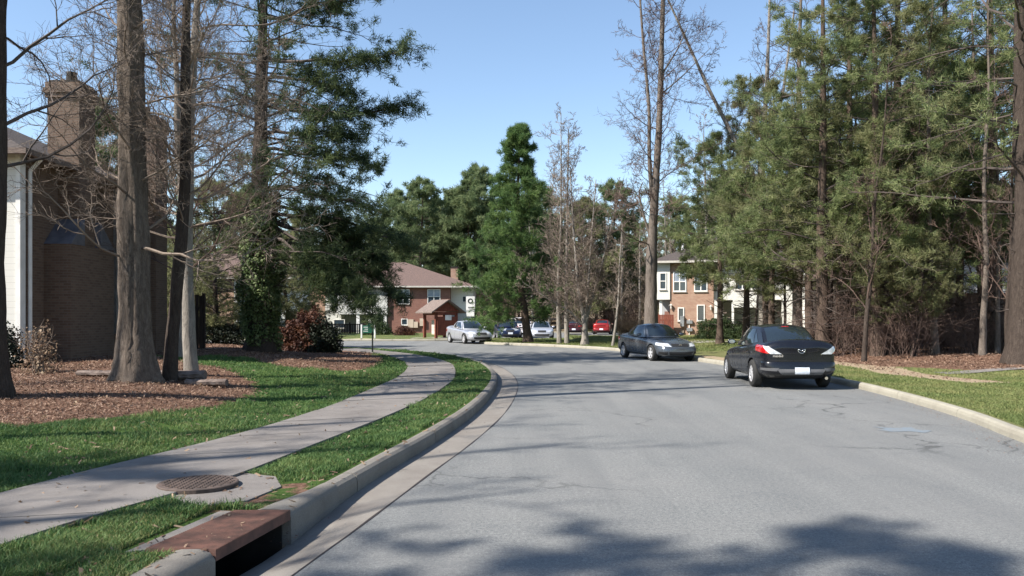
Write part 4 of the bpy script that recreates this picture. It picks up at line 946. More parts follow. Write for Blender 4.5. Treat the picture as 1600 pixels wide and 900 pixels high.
m = MB(); m.box(cx(575), cx(583), 2.55, 2.61, 0, 2.1-.5); m.build('door', M['wood_dark'], cb)
for px, py, s in ((642, 505, .55), (650, 507, .4), (660, 503, .5)): box('meter_box', M['beige'], cb, cx(px)-s/2, cx(px)+s/2, -.2, -.001, cz(py)-s*.8, cz(py)+s*.7)
f = empty('railing_fence', (0, 79.6, .1), 0, 'dark slatted porch fence in front of the white sided half of the brown roofed house', 'fence')
m = MB(); xs = np.arange(cx(505), cx(598), .16)
for x in xs: m.box(x, x+.1, 0, .04, 0, .95)
m.build('boards', M['wood_dark'], f)
for z in (.2, .85): box('rail', M['wood_dark'], f, xs[0], xs[-1]+.1, .041, .1, z, z+.08)
for x in (xs[0], xs[len(xs)//2], xs[-1]): box('post', M['wood_dark'], f, x, x+.12, .1, .2, 0, 1.1)
# pinkish brick houses further left, seen under the ivy pine
def small_house(X, Y, wd, label, px_post=None):
    h = empty('brick_row_house', (X, Y, .1), 0, label, 'house', 'brick houses far behind the left lawn')
    MB().box(0, wd, 0, 8, -.3, 5).build('wall', M['brick_tan'], h)
    MB().box(wd+.001, wd+4.5, .6, 7.5, 0, 5).build('siding', M['siding'], h)
    box('corner_board', M['white'], h, wd-.12, wd+.12, -.05, -.001, -.3, 5)
    hip(h, 0, wd+4.5, 0, 8, 5.0, 7.3, 3.5, wd, M['shingle'])
    window(h, wd*.35, 2.9, 4.2, 1.1, 0); window(h, wd*.75, 2.9, 4.2, 1.1, 0); window(h, wd+2, 2.9, 4.2, 1.1, .6)
    MB().box(wd*.6, wd*.6+1, -.03, .02, 0, 2.1).build('door', M['brick_red'], h)
    box('window_shutter', M['white'], h, wd*.3, wd*.3+.3, -.04, -.001, 1, 2)
    return h
small_house(-34, 70, 10.4, 'pinkish brick house with a white corner post seen left of the ivy trunk')
small_house(-62, 66, 16, 'brick house at the far left, hidden behind the cedars')
MB().box(-26.6, -19.2, 84.5, 92, -.3, 4.9).build('x', M['brick_tan'], None).name = 'brick_annex'
o = bpy.data.objects['brick_annex']; tag(o, 'pale pink brick wall adjoining the left end of the brown roofed house', 'building wall')

# white and tan brick house on the right
rb = empty('white_sided_house', (10.6, 60, 0), R(-15), 'two storey tan brick and white sided house behind the hedges on the right', 'house')
def rt(px): r = (px-800)/1280; return (60*r-10.6)/(.966+.259*r)
def rz_(px, py): t = rt(px); return 1.6-(py-497)/1280*(60-.259*t)
E = 5.75
m = MB(); m.box(rt(1047), rt(1115), 0, 9, -.4, E); m.box(rt(1256), rt(1330), .2, 9, -.4, E); m.build('wall', M['brick_tan'], rb)
m = MB(); m.box(rt(1027)-.02, rt(1047)-.001, -.1, 8, 2.95, E); m.box(rt(1115)+.001, rt(1222), .25, 9, 2.9, E); m.box(rt(1222)+.001, rt(1256)-.001, -.05, 9, -.4, E); m.build('siding', M['siding'], rb)
m = MB(); m.box(rt(1027)+.15, rt(1047)-.001, 1.4, 8, -.4, 2.94); m.build('lower_wall', M['siding_grey'], rb)
m = MB(); m.box(rt(1116), rt(1222), 2.2, 9, -.4, 2.89); m.build('lower_wall', M['siding_grey'], rb)
m = MB(); m.prism([(rt(1116), -.1, 2.9), (rt(1119), -.1, 2.9), (rt(1133), -.1, 1.55), (rt(1116), -.1, 1.55)], (0, .12, 0)); m.build('stair_panel', M['siding'], rb)
m = MB()
for k in range(7): m.box(rt(1118)+k*.24, rt(1118)+k*.24+.3, .05, 1.1, 2.6-k*.33, 2.68-k*.33)
m.build('stairs', M['wood_grey'], rb)
box('balcony', M['siding'], rb, rt(1145), rt(1200), -.9, -.75, 2.35, 3.3)
box('balcony_floor', M['wood_grey'], rb, rt(1145), rt(1200), -.75, .24, 2.7, 2.85)
for px, w_ in ((1145, .16), (1198, .16)): box('post', M['white'], rb, rt(px)-w_/2, rt(px)+w_/2, -.75, -.6, 0, 2.69)
box('post', M['white'], rb, rt(1030), rt(1030)+.2, .1, .3, 0, 2.94)
m = MB(); m.cyl((rt(1257), -.15, 0), (rt(1257), -.15, 5.6), .07, k=8); m.build('downspout', M['white'], rb)
r_roof = hip(rb, 0, 13.8, 0, 9.2, E, 8.0, 4.6, 9.4, M['shingle_dark'])
m = MB(); m.cyl((rt(1064), 2, 6), (rt(1064), 2, 7.2), .09, k=8); m.build('vent_pipe', M['white'], r_roof)
window(rb, rt(1036), 3.75, 4.85, .36, -.1, bars=(0, 1), blind=False); window(rb, rt(1062), 3.6, 4.9, .8, 0); window(rb, rt(1095), 3.6, 4.9, .8, 0)
window(rb, rt(1095), 1.45, 2.5, .42, 0, bars=(0, 0), blind=False); window(rb, rt(1064), 1.45, 2.3, .32, 0, bars=(0, 0), blind=False)
window(rb, rt(1160), 3.7, 4.9, .9, .25); window(rb, rt(1186), 3.7, 4.9, .9, .25); window(rb, rt(1297), 3.4, 4.7, .9, .2)
box('meter_box', M['metal'], rb, rt(1063), rt(1069), -.22, -.001, 1.0, 1.75); box('meter_box', M['beige'], rb, rt(1064), rt(1068), -.15, -.001, .35, .7)
for px, py in ((1077, 503), (1077, 515)): box('meter_box', M['metal'], rb, rt(px-4), rt(px+5), -.16, -.001, rz_(px, py)-.12, rz_(px, py)+.12)
box('conduit', M['white'], rb, rt(1077)-.03, rt(1077)+.03, -.08, -.001, 0, 1.5)
lamp(rb, rt(1111), -.12, 2.2); lamp(rb, rt(1049), -.12, 2.3)
box('door', M['brick_red'], rb, rt(1036), rt(1044), 1.34, 1.39, 0, 2.1)
f = empty('red_fence', (rb.matrix_basis @ Vector((rt(1031), -.7, 0))), R(-15), 'red brown board fence at the left end of the tan brick house', 'fence'); f.location.z = .1
m = MB()
for k in range(7): m.box(k*.15, k*.15+.14, 0, .03, 0, 1.75)
m.build('boards', M['wood_red'], f); box('rail', M['wood_red'], f, 0, 1.05, .031, .08, 1.3, 1.4); box('post', M['wood_red'], f, -.1, -.001, 0, .1, 0, 1.8)
# house deeper in the wood at the right
h3 = empty('grey_sided_house', (27.5, 52.5, .2), R(-12), 'grey sided and brick house with a red door deep inside the wood on the right', 'house')
m = MB(); m.box(-6.5, 2.5, .5, 9, -.3, 3.0); m.box(-6.5, -1.5, .5, 9, 3.0, 5.9); m.build('wall', M['brick_brown'], h3)
m = MB(); m.box(-1.499, 14, 0, 9, 3.0, 5.9); m.build('siding', M['siding_grey'], h3); m = MB(); m.box(2.501, 14, 1.2, 9, -.3, 2.99); m.build('lower_wall', M['brick_brown'], h3)
hip(h3, -6.5, 14, 0, 9, 5.9, 8.3, -2, 9.5, M['shingle_dark'])
box('door', M['wood_red'], h3, .1, 1.5, .44, .5, -.1, 2.2)
for x in (.4, 5.5, 8.5): window(h3, x, 3.7, 5.0, 1.2, 0)
window(h3, -3.5, 3.6, 4.9, 1.0, .5); window(h3, -4, 1, 2.2, 1.0, .5)
for x in (2.6, 8, 13.6): box('post', M['white'], h3, x, x+.16, .1, .26, -.3, 2.99)

# mailbox kiosk with gabled roof
kx, ky = (688-800)/1280*60, 60.
k_ = empty('mailbox_kiosk', (kx, ky, .1), R(-60), 'small brown wooden kiosk with gabled shingle roof beside the silver sedan', 'kiosk')
for x in (-1.0, 1.0):
    for y in (-.8, .8): MB().box(x-.09, x+.09, y-.09, y+.09, 0, 1.95).build('post', M['wood_red'], k_)
m = MB()
for s in (-1, 1):
    # roof slab: ridge runs along x
    a = [(-1.45, 0, 2.75), (1.45, 0, 2.75), (1.45, s*1.35, 1.85), (-1.45, s*1.35, 1.85)]
    m.prism(a if s > 0 else a[::-1], (0, 0, .09))
m.build('roof', M['wood_grey'], k_)
for x in (-1.12, 1.06): MB().prism([(x, -1.0, 1.99), (x, 1.0, 1.99), (x, 0, 2.68)], (.06, 0, 0)).build('gable_board', M['wood_red'], k_)
for y in (-.89, .83): box('beam', M['wood_red'], k_, -1.1, 1.1, y, y+.06, 1.72, 1.95)
for x in (-1.09, 1.03): box('beam', M['wood_red'], k_, x, x+.06, -.82, .82, 1.72, 1.95)
box('back_panel', M['wood_red'], k_, 1.1, 1.14, -.75, .75, .25, 1.6)
mbx = box('mailbox_cabinet', M['beige'], k_, -.55, .45, -.45, .0, .3, 1.35)
m = MB()
for i in range(3):
    for j in range(4): m.box(-.5+i*.31, -.23+i*.31, -.46, -.451, .36+j*.24, .56+j*.24)
m.build('mailbox_door', M['lightstone'], mbx)
m = MB(); m.box(1.145, 1.165, -.15, .35, 1.35, 1.72); m.build('notice_board', M['white'], k_)
tag(box('kiosk_slab', M['kerb_pale'], None, kx-2, kx+1.9, ky-1.7, ky+1.6, .0, .155), kind='structure'); bpy.data.objects['kiosk_slab'].name = 'concrete_pad'

# low board sign, road sign, waste bag post
s_ = empty('board_sign', ((575-800)/1280*57.8, 57.8, .1), 0, 'low green board sign with pale lines between white posts, left of the kiosk', 'sign')
for x in (-.52, .42): box('post', M['white'], s_, x, x+.1, 0, .1, 0, 1.05)
b_ = box('board', M['green_paint'], s_, -.419, .419, .02, .07, .45, .98)
m = MB()
for k, w_ in enumerate((.62, .5, .66)): m.box(-w_/2, w_/2, .008, .019, .84-k*.14, .875-k*.14)
m.build('lettering', M['white'], b_)
s_ = empty('road_sign', ((735-800)/1280*56.6, 56.6, .1), 0, 'white rectangular road sign with dark symbol on a grey post behind the silver sedan', 'sign')
MB().box(-.03, .03, 0, .06, 0, 2.95).build('post', M['metal'], s_)
b_ = box('sign_panel', M['white'], s_, -.30, .30, -.03, -.001, 2.02, 3.0)
m = MB(); m.lathe([(.10, 0), (.18, 0), (.18, .006), (.10, .006)], (0, -.041, 2.68), 'y', 20); m.box(-.16, .16, -.04, -.031, 2.22, 2.27); m.box(-.12, .12, -.04, -.031, 2.12, 2.16); m.build('symbol', M['black_paint'], b_)
box('sign_panel', M['white'], s_, -.27, .27, -.03, -.001, 1.62, 1.96)
P = ground_pt(582, 551)
s_ = empty('waste_bag_post', (P.x, P.y, P.z-.02), 0, 'black post with green bag dispenser and white cap beside the far end of the sidewalk', 'post')
MB().cyl((0, 0, 0), (0, 0, 2.45), .032, k=10).build('post', M['black_paint'], s_)
box('sign_panel', M['black_paint'], s_, -.17, .17, -.05, -.033, 2.1, 2.5)
m = MB(); m.box(-.17, .02, -.16, -.034, .92, 1.24); m.box(-.18, .03, -.17, -.034, 1.241, 1.27); d_ = m.build('dispenser', M['green_paint'], s_)
m = MB(); m.lathe([(.001, 0), (.07, .012), (.085, .05), (.085, .1)], (-.07, -.19, 1.36), 'y', 16); m.build('reflector', M['white'], s_)

# storm drain inlet with rusty steel lid
sdn = empty('storm_drain', (0, 0, 0), 0, 'kerb inlet with a rusty ribbed steel lid over a dark opening in the foreground', 'storm drain')
def lkx(y): i = np.argsort(LK[:200, 1]); return float(np.interp(y, LK[:200][i, 1], LK[:200][i, 0]))
y0, y1 = INL; xa, xb = lkx(y0), lkx(y1); wd = .44
sdn.location = (xa, y0, 0)
def loc(x, y, z): return (x-xa, y-y0, z)
q = [loc(xa+.01, y0+.01, .108), loc(xb+.01, y1-.01, .108), loc(xb-wd+.03, y1-.02, .108), loc(xa-wd, y0+.03, .108)]
m = MB(); m.prism(q[::-1], (0, 0, .04))
m.prism([q[0], q[1], tuple(np.array(q[1])+(-.012, 0, 0)), tuple(np.array(q[0])+(-.012, 0, 0))], (0, 0, -.032)); lid = m.build('lid', M['rust'], sdn)
m = MB(); q0, q1, q2, q3 = (np.array(p) for p in q)
for i in range(46):
    t = (i+.5)/46; a = q0*(1-t)+q1*t; b2 = q3*(1-t)+q2*t; d = (q1-q0)/46*.22
    m.prism([a-d+(0, 0, .04), a+d+(0, 0, .04), b2+d+(0, 0, .04), b2-d+(0, 0, .04)], (0, 0, .006))
m.build('lid_ribs', M['rust'], lid)
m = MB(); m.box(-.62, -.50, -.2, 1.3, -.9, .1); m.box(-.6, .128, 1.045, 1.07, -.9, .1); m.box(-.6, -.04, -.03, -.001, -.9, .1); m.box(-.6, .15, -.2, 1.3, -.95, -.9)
m.prism([(-.03, -.2, -.9), (.05, -.2, -.9), (.26, 1.3, -.9), (.18, 1.3, -.9)], (0, 0, .74)); m.build('catch_basin', M['dark_conc'], sdn)  # near-black colour carries the opening's shade; end wall hides the lit kerb end
m = MB(); q2b = q2+np.array((-.11, .02, 0)); q3b = q3+np.array((-.11, -.05, 0))
m.prism([q3+(-.005, 0, -.05), q3b+(0, 0, -.05), q2b+(0, 0, -.05), q2+(-.005, 0, -.05)], (0, 0, .085)); m.build('concrete_frame', M['walk'], sdn)
# thicker worn kerb heads either side of the opening
for nm, (ya, yb, sgn) in {'kerb_head': (y1+.002, y1+1.0, 1), 'kerb_head.001': (y0-1.6, y0-.002, -1)}.items():
    m = MB(); ys = np.linspace(ya, yb, 12); prof0 = [(-.012, -.2), (-.012, .09), (.02, .135), (.09, .157), (.20, .156), (.27, .138), (.28, -.2)]; V = []
    for y in ys:
        t = (y-ya)/(yb-ya) if sgn > 0 else (yb-y)/(yb-ya); wf = 1-.38*smooth(t*1.1); x = lkx(y)
        V += [(x-d*wf-xa, y-y0, z if z < 0 else z-.004*t) for d, z in prof0]
    k = len(prof0); m.add(V, [(i*k+j, i*k+j+1, (i+1)*k+j+1, (i+1)*k+j) for i in range(11) for j in range(k-1)])
    m.add(V[:k], [tuple(range(k))]); m.add(V[-k:], [tuple(range(k))[::-1]]); m.build('kerb_head', M['kerb'], sdn, True)
# manhole cover in the sidewalk
P = Vector((-2.72, 7.1, G(-2.72, 7.1)+.026))
m = MB(); m.lathe([(.33, -.06), (.335, .018), (.325, .024), (.001, .024)], (0, 0, 0), 'z', 40)
for i in range(-6, 7):
    for j in range(-6, 7):
        if math.hypot(i, j)*.047 < .29: m.box(i*.047-.013, i*.047+.013, j*.047-.013, j*.047+.013, .015, .031)
mh = m.build('manhole_cover', M['iron']); mh.location = P; tag(mh, 'round rusty brown cast iron manhole cover in the sidewalk', 'manhole cover')

# split logs / timber edging under the oak
def log(px, py, L, lab, rz, h=.13):
    p = ground_pt(px, py); rng = np.random.default_rng(px)
    m = MB(); n = 14; k = 9; V = []
    for i in range(n):
        t = i/(n-1); 
        for j in range(k):
            a = 2*math.pi*j/k; rr = 1+rng.normal(0, .05); V.append((L*(t-.5), math.cos(a)*.13*rr+.01*math.sin(t*9), h*.5+math.sin(a)*h*.5*rr))
    F = [(i*k+j, i*k+(j+1) % k, (i+1)*k+(j+1) % k, (i+1)*k+j) for i in range(n-1) for j in range(k)]
    m.add(V, F); m.add(V[:k], [tuple(range(k))[::-1]]); m.add(V[-k:], [tuple(range(k))])
    o = m.build('landscape_timber', M['wood_grey']); o.location = p; o.rotation_euler = (0, 0, rz); return tag(o, lab, 'timber', 'landscape timbers')
log(323, 604, .78, 'weathered timber lying at the right in front of the pale trunk', .05, .15)
log(272, 594, 1.25, 'upper weathered timber behind the leaning dark trunk', .02, .2)
log(160, 588, 1.0, 'weathered timber edging left of the thick oak trunk', -.1, .12)
# ------------------------------------------------ cars
def paint(name, c, c2=None, rough=.28, metal=.35):
    m, nt, b = new_mat(name); v = coords(nt, 'Object')
    nt.links.new(ramp(nt, noise(nt, v, 2.5, 5), [(.3, c), (.7, c2 or tuple(x*.9+.004 for x in c))]), b.inputs['Base Color'])
    nt.links.new(ramp(nt, noise(nt, v, 6, 5), [(.3, (rough*.8,)*3), (.7, (rough*1.25,)*3)]), b.inputs['Roughness'])
    b.inputs['Metallic'].default_value = metal; b.inputs['Coat Weight'].default_value = .45; b.inputs['Coat Roughness'].default_value = .04; b.inputs['Specular IOR Level'].default_value = .35; return m
M['p_black'] = paint('blue_black_paint', (.006, .007, .011), metal=.15)
M['p_grey'] = paint('grey_blue_paint', (.10, .115, .135), metal=.5)
M['p_silver'] = paint('silver_paint', (.50, .51, .54), metal=.6, rough=.35)
M['p_navy'] = paint('navy_paint', (.012, .02, .055), metal=.3)
M['p_white'] = paint('pearl_white_paint', (.70, .66, .66), metal=0)
M['p_pale'] = paint('pale_silver_paint', (.55, .57, .62), metal=.5, rough=.35)
M['p_maroon'] = paint('dark_maroon_paint', (.05, .012, .018), metal=.3)
M['p_red'] = paint('red_paint', (.26, .018, .018), metal=.2)
M['tyre'] = pm('tyre_rubber', (.022, .022, .022), (.035, .034, .032), 8, .85, .3, 60, .004)
M['plastic'] = pm('black_plastic', (.02, .02, .021), None, 6, .6)
M['plastic_grey'] = pm('grey_plastic', (.11, .11, .115), None, 6, .6)
M['alloy'] = pm('alloy_rim', (.6, .6, .61), (.45, .45, .46), 6, .35, metal=.35)
M['chrome'] = pm('chrome', (.75, .75, .76), None, 6, .12, metal=1)
M['redlens'] = pm('red_lens', (.42, .008, .012), (.30, .006, .01), 12, .12, spec=.8, coat=1)
M['clearlens'] = pm('clear_lens', (.62, .64, .66), (.36, .38, .40), 14, .1, spec=.9, coat=1)
M['plate'] = pm('licence_plate', (.68, .70, .72), (.52, .57, .66), 14, .4)
M['glass'], _n, _b = new_mat('tinted_glass')
_b.inputs['Base Color'].default_value = (.012, .018, .022, 1); _b.inputs['Roughness'].default_value = .03; _b.inputs['Specular IOR Level'].default_value = .9
_b.inputs['Coat Weight'].default_value = .5

SED = dict(L=4.58, W=1.755, H=1.46, wb=2.64, fo=.94, wr=.32,
    st=[(1, .34, .52, .56, .56), (.965, .24, .60, .66, .76), (.87, .20, .68, .765, .86), (.62, .19, .78, .86, .985), (.36, .19, .86, .93, 1), (0, .19, .90, .95, 1), (-.40, .19, .95, .99, 1), (-.66, .20, 1.0, 1.07, .985), (-.86, .23, 1.03, 1.14, .94), (-.965, .30, 1.02, 1.13, .89), (-1, .42, .86, .92, .76)],
    belt=.93, cowl=(1.02, .72, .70), rf=(.28, .14, .53), rr=(-.92, -.80, .52), rg=(-1.72, -1.42, .60), zr=1.46, ze=1.385)
def car_spec(**k): d = dict(SED); d.update(k); return d
COUPE = car_spec(L=4.44, W=1.695, H=1.40, wb=2.62, fo=.88, wr=.30, belt=.90, zr=1.40, ze=1.32, cowl=(.98, .66, .68), rf=(.22, .08, .50), rr=(-.78, -.70, .50), rg=(-1.66, -1.38, .60),
    st=[(1, .30, .46, .50, .60), (.965, .20, .56, .61, .78), (.87, .17, .65, .73, .88), (.62, .17, .74, .81, .985), (.36, .18, .82, .88, 1), (0, .18, .87, .92, 1), (-.40, .18, .91, .95, 1), (-.66, .19, .93, .99, .985), (-.86, .22, .93, 1.02, .93), (-.965, .28, .9, .99, .86), (-1, .40, .76, .80, .70)])
SUV = car_spec(L=4.6, W=1.82, H=1.68, wb=2.65, fo=.93, wr=.36, belt=1.03, zr=1.68, ze=1.59, cowl=(1.0, .75, .74), rf=(.35, .2, .6), rr=(-1.75, -1.65, .60), rg=(-2.12, -2.02, .68),
    st=[(1, .38, .62, .68, .6), (.965, .28, .74, .80, .8), (.87, .25, .84, .93, .9), (.62, .25, .92, .99, .985), (.36, .25, .98, 1.03, 1), (0, .25, 1.01, 1.04, 1), (-.40, .25, 1.02, 1.06, 1), (-.66, .25, 1.04, 1.06, .99), (-.88, .28, 1.05, 1.08, .96), (-.97, .34, 1.03, 1.05, .88), (-1, .45, .85, .9, .76)])
HATCH = car_spec(L=4.25, H=1.45, fo=.85, wb=2.62, rr=(-1.2, -1.1, .52), rg=(-1.85, -1.72, .62))
def car_body_mesh(S):
    L2, W2 = S['L']/2, S['W']/2; V = []; rings = []
    for (f, zb, zs, zt, wf) in S['st']:
        w = W2*wf; y = L2*f; h = zs-zb
        half = [(0, zb), (.70*w, zb), (.93*w, zb+.05), (.985*w, zb+h*.33), (w, zb+h*.66), (.985*w, zs-.05), (.93*w, zs+.005), (.62*w, zt-.012), (0, zt)]
        ring = [(x, z) for x, z in half]+[(-x, z) for x, z in half[-2:0:-1]]
        rings.append([(x, y-(.10*(abs(x)/W2)**2.2*(1 if f > 0 else -1) if abs(f) > .85 else 0), z) for x, z in ring])
    k = len(rings[0]); V = [p for r in rings for p in r]; F = []
    for i in range(len(rings)-1):
        for j in range(k): F.append((i*k+j, i*k+(j+1) % k, (i+1)*k+(j+1) % k, (i+1)*k+j))
    m = MB(); m.add(V, F)
    for r0, rev in ((0, False), ((len(rings)-1)*k, True)):
        h = k//2
        for i in range(h):
            a, b = r0+i, r0+i+1; c, d = r0+(k-i-1) % k, r0+(k-i) % k
            q = (a, d, c, b) if not rev else (a, b, c, d)
            q2 = []
            for t in q:
                if t not in q2: q2.append(t)
            if len(q2) >= 3: m.f.append(np.array([q2], dtype=np.int32)); m.mi.append(np.zeros(1, dtype=np.int32))
    me = m.mesh('body', [M['plastic']], True); return me
def baked(o):
    dg = bpy.context.evaluated_depsgraph_get(); me = bpy.data.meshes.new_from_object(o.evaluated_get(dg), depsgraph=dg); return me
def grid_faces(nu, nv): return [(i*(nv+1)+j, i*(nv+1)+j+1, (i+1)*(nv+1)+j+1, (i+1)*(nv+1)+j) for i in range(nu) for j in range(nv)]
class Car:
    def __init__(s, name, spec, pm_, label, x, y, rz, group='parked cars', rim='multi'):
        s.S = S = spec; s.pm = pm_; s.root = empty(name, (x, y, .0), rz, label, 'car', group)
        L2, W2 = S['L']/2, S['W']/2; s.ay = L2-S['fo']; s.by = s.ay-S['wb']; s.L2, s.W2 = L2, W2
        me = car_body_mesh(S); me.materials.clear(); me.materials.append(pm_); me.materials.append(M['plastic'])
        o = link('body', me); sub = o.modifiers.new('s', 'SUBSURF'); sub.levels = 3; sub.render_levels = 3
        cut = MB(); wr = S['wr']+.045
        for yy in (s.ay, s.by):
            for sg in (-1, 1): cut.cyl((sg*(W2-.27), yy, S['wr']), (sg*(W2+.2), yy, S['wr']), wr, k=36, mi=1)
        co = cut.build('cutter', [pm_, M['plastic']])
        bo = o.modifiers.new('b', 'BOOLEAN'); bo.operation = 'DIFFERENCE'; bo.object = co; bo.solver = 'EXACT'
        bpy.context.view_layer.update(); me2 = baked(o)
        if len(me2.polygons) < 500: print('BOOLEAN PROBLEM', name, len(me2.polygons))
        me2.name = 'body'; bpy.data.objects.remove(o); bpy.data.objects.remove(co)
        me2.materials.clear(); me2.materials.append(pm_); me2.materials.append(M['plastic'])
        s.body = link('body', me2, s.root)
        bm = bmesh.new(); bm.from_mesh(me2); s.bvh = BVHTree.FromBMesh(bm); bm.free(); s.bvhs = []
        s.bumper(1, *S.get('fb', (.22, .54))); s.bumper(-1, *S.get('rb', (.26, .64)))
        s.greenhouse(); s.wheels(rim); s.common()
    # --- greenhouse surfaces
    def pts(s):
        S = s.S; zb = S['belt']-.03
        c0, c1, cw = S['cowl']; f0, f1, fw = S['rf']; r0, r1, rw = S['rr']; g0, g1, gw = S['rg']; ze, zr = S['ze'], S['zr']; zrr = ze-.02
        def wind(q, t): a = np.array([q*cw, c0+(c1-c0)*q*q, zb]); b = np.array([q*fw, f0+(f1-f0)*q*q, zr-.03-(zr-ze-.03)*q*q]); p = a*(1-t)+b*t; p[2] += .05*math.sin(math.pi*t)*(1-.3*q*q); p[1] += .03*math.sin(math.pi*t); return p
        def rear(q, t): a = np.array([q*gw, g0+(g1-g0)*q*q, zb+.07]); b = np.array([q*rw, r0+(r1-r0)*q*q, zr-.045-(zr-ze-.03)*q*q]); p = a*(1-t)+b*t; p[2] += .05*math.sin(math.pi*t)*(1-.3*q*q); return p
        def side(u, t, sg):
            bul = .10*math.sin(math.pi*min(max(u*.86+.1, 0), 1))
            a = np.array([cw*(1-u)+gw*u+bul*1.15+.0, c1*(1-u)+g1*u, zb*(1-u)+(zb+.07)*u]); b = np.array([fw*(1-u)+rw*u+.055*math.sin(math.pi*u), f1*(1-u)+r1*u, (ze)*(1-u)+(zrr-.0)*u+.02*math.sin(math.pi*u)])
            # match corner heights with the glass surfaces
            b[2] = (wind(1, 1)[2])*(1-u)+rear(1, 1)[2]*u+.025*math.sin(math.pi*u)
            p = a*(1-t)+b*t; p[0] += .045*math.sin(math.pi*t)*math.sin(math.pi*u); p[0] *= sg
            e = (1-u)**3; p2 = wind(sg, t) if u < 1e-6 else None
            k0 = max(0, 1-u*6); k1 = max(0, 1-(1-u)*6); w0 = wind(sg, t); w1 = rear(sg, t)
            p[2] += k0*(w0[2]-(a[2]*0+(zb*(1-t)+wind(1, 1)[2]*t)))+k1*(w1[2]-((zb+.07)*(1-t)+rear(1, 1)[2]*t)); p[1] += k0*.03*math.sin(math.pi*t)
            return p
        def roof(q, u):
            a = wind(q, 1); b = rear(q, 1); p = a*(1-u)+b*u; p[2] += .035*math.sin(math.pi*u)*(1-.3*q*q); sp = side(u, 1, 1 if q >= 0 else -1); p[0] = q*abs(sp[0]); p[2] = p[2]*(1-q**4)+sp[2]*q**4; p[1] = p[1]*(1-q**4)+sp[1]*q**4
            return p
        return wind, rear, side, roof
    def greenhouse(s):
        wind, rear, side, roof = s.wind, s.rear, s.side, s.roof = s.pts(); m = MB(); n = 12
        qs = np.linspace(-1, 1, 17); ts = np.linspace(0, 1, n+1); us = np.linspace(0, 1, 19)
        m.add([wind(q, t) for q in qs for t in ts], grid_faces(16, n)); m.add([rear(q, t) for q in qs for t in ts], [f[::-1] for f in grid_faces(16, n)])
        for sg in (-1, 1): m.add([side(u, t, sg) for u in us for t in ts], grid_faces(18, n) if sg < 0 else [f[::-1] for f in grid_faces(18, n)])
        m.add([roof(q, u) for q in qs for u in us], grid_faces(16, 18))
        me = m.mesh('cabin', [s.pm], True); bm = bmesh.new(); bm.from_mesh(me); bmesh.ops.remove_doubles(bm, verts=bm.verts, dist=.004); bmesh.ops.recalc_face_normals(bm, faces=bm.faces); 
        if sum(f.normal.dot(f.calc_center_median()-Vector((0, -.4, 1))) for f in bm.faces) < 0: bmesh.ops.reverse_faces(bm, faces=bm.faces)
        bm.to_mesh(me); bm.free(); link('cabin', me, s.root)
    def pane(s, name, fn, c, nu=10, nv=8, off=.006, mat=None, outc=(0, -.3, .9), edge=.0):
        """c: four (a, t) corners in the surface's own parameters"""
        V = []
        for i in range(nu+1):
            for j in range(nv+1):
                u, v = i/nu, j/nv; a = [(c[0][k]*(1-u)+c[1][k]*u)*(1-v)+(c[3][k]*(1-u)+c[2][k]*u)*v for k in (0, 1)]
                p = np.array(fn(*a)); e = 1e-3; du = np.array(fn(a[0]+e, a[1]))-p; dv = np.array(fn(a[0], a[1]-e))-p
                nn = np.cross(du, dv); nn /= np.linalg.norm(nn)+1e-12
                if nn@(p-np.array(outc)) < 0: nn = -nn
                V.append(p+nn*off)
        m = MB(); m.add(V, grid_faces(nu, nv)); return m.build(name, mat or M['glass'], s.root, True)
    def patch(s, name, c, mat, nu=12, nv=6, off=.006, end=1, parent=None, rad=.9, bulge=0):
        """patch wrapped on the front (end=1) or rear (end=-1): corners in (lateral x, z) on the flat projection, wraps round the sides"""
        yc = end*(s.L2-rad); V = []
        for i in range(nu+1):
            for j in range(nv+1):
                u, v = i/nu, j/nv; a = [(c[0][k]*(1-u)+c[1][k]*u)*(1-v)+(c[3][k]*(1-u)+c[2][k]*u)*v for k in (0, 1)]
                ph = a[0]/rad; d = Vector((math.sin(ph), end*math.cos(ph), 0)); o = Vector((0, yc, a[1]))+d*3
                h = s.bvh.ray_cast(o, -d)
                p = h[0] if h[0] is not None and (h[0]-o).length < 2.9 else Vector((0, yc, a[1]))+d*rad
                V.append(p+(d*.7+(h[1] if h[1] is not None and h[1].dot(d) > 0 else d)*.3).normalized()*(off+bulge*math.sin(math.pi*v)**.45*math.sin(math.pi*u)**.12))
        m = MB(); m.add(V, grid_faces(nu, nv)); return m.build(name, mat, parent or s.body, True)
    def spatch(s, name, c, mat, sg, nu=8, nv=8, off=.004, parent=None):
        V = []
        for i in range(nu+1):
            for j in range(nv+1):
                u, v = i/nu, j/nv; a = [(c[0][k]*(1-u)+c[1][k]*u)*(1-v)+(c[3][k]*(1-u)+c[2][k]*u)*v for k in (0, 1)]
                h = s.bvh.ray_cast(Vector((sg*3, a[0], a[1])), Vector((-sg, 0, 0)))
                p = h[0] if h[0] is not None else Vector((sg*s.W2, a[0], a[1])); V.append(p+Vector((sg*off, 0, 0)))
        m = MB(); m.add(V, grid_faces(nu, nv)); return m.build(name, mat, parent or s.body, True)
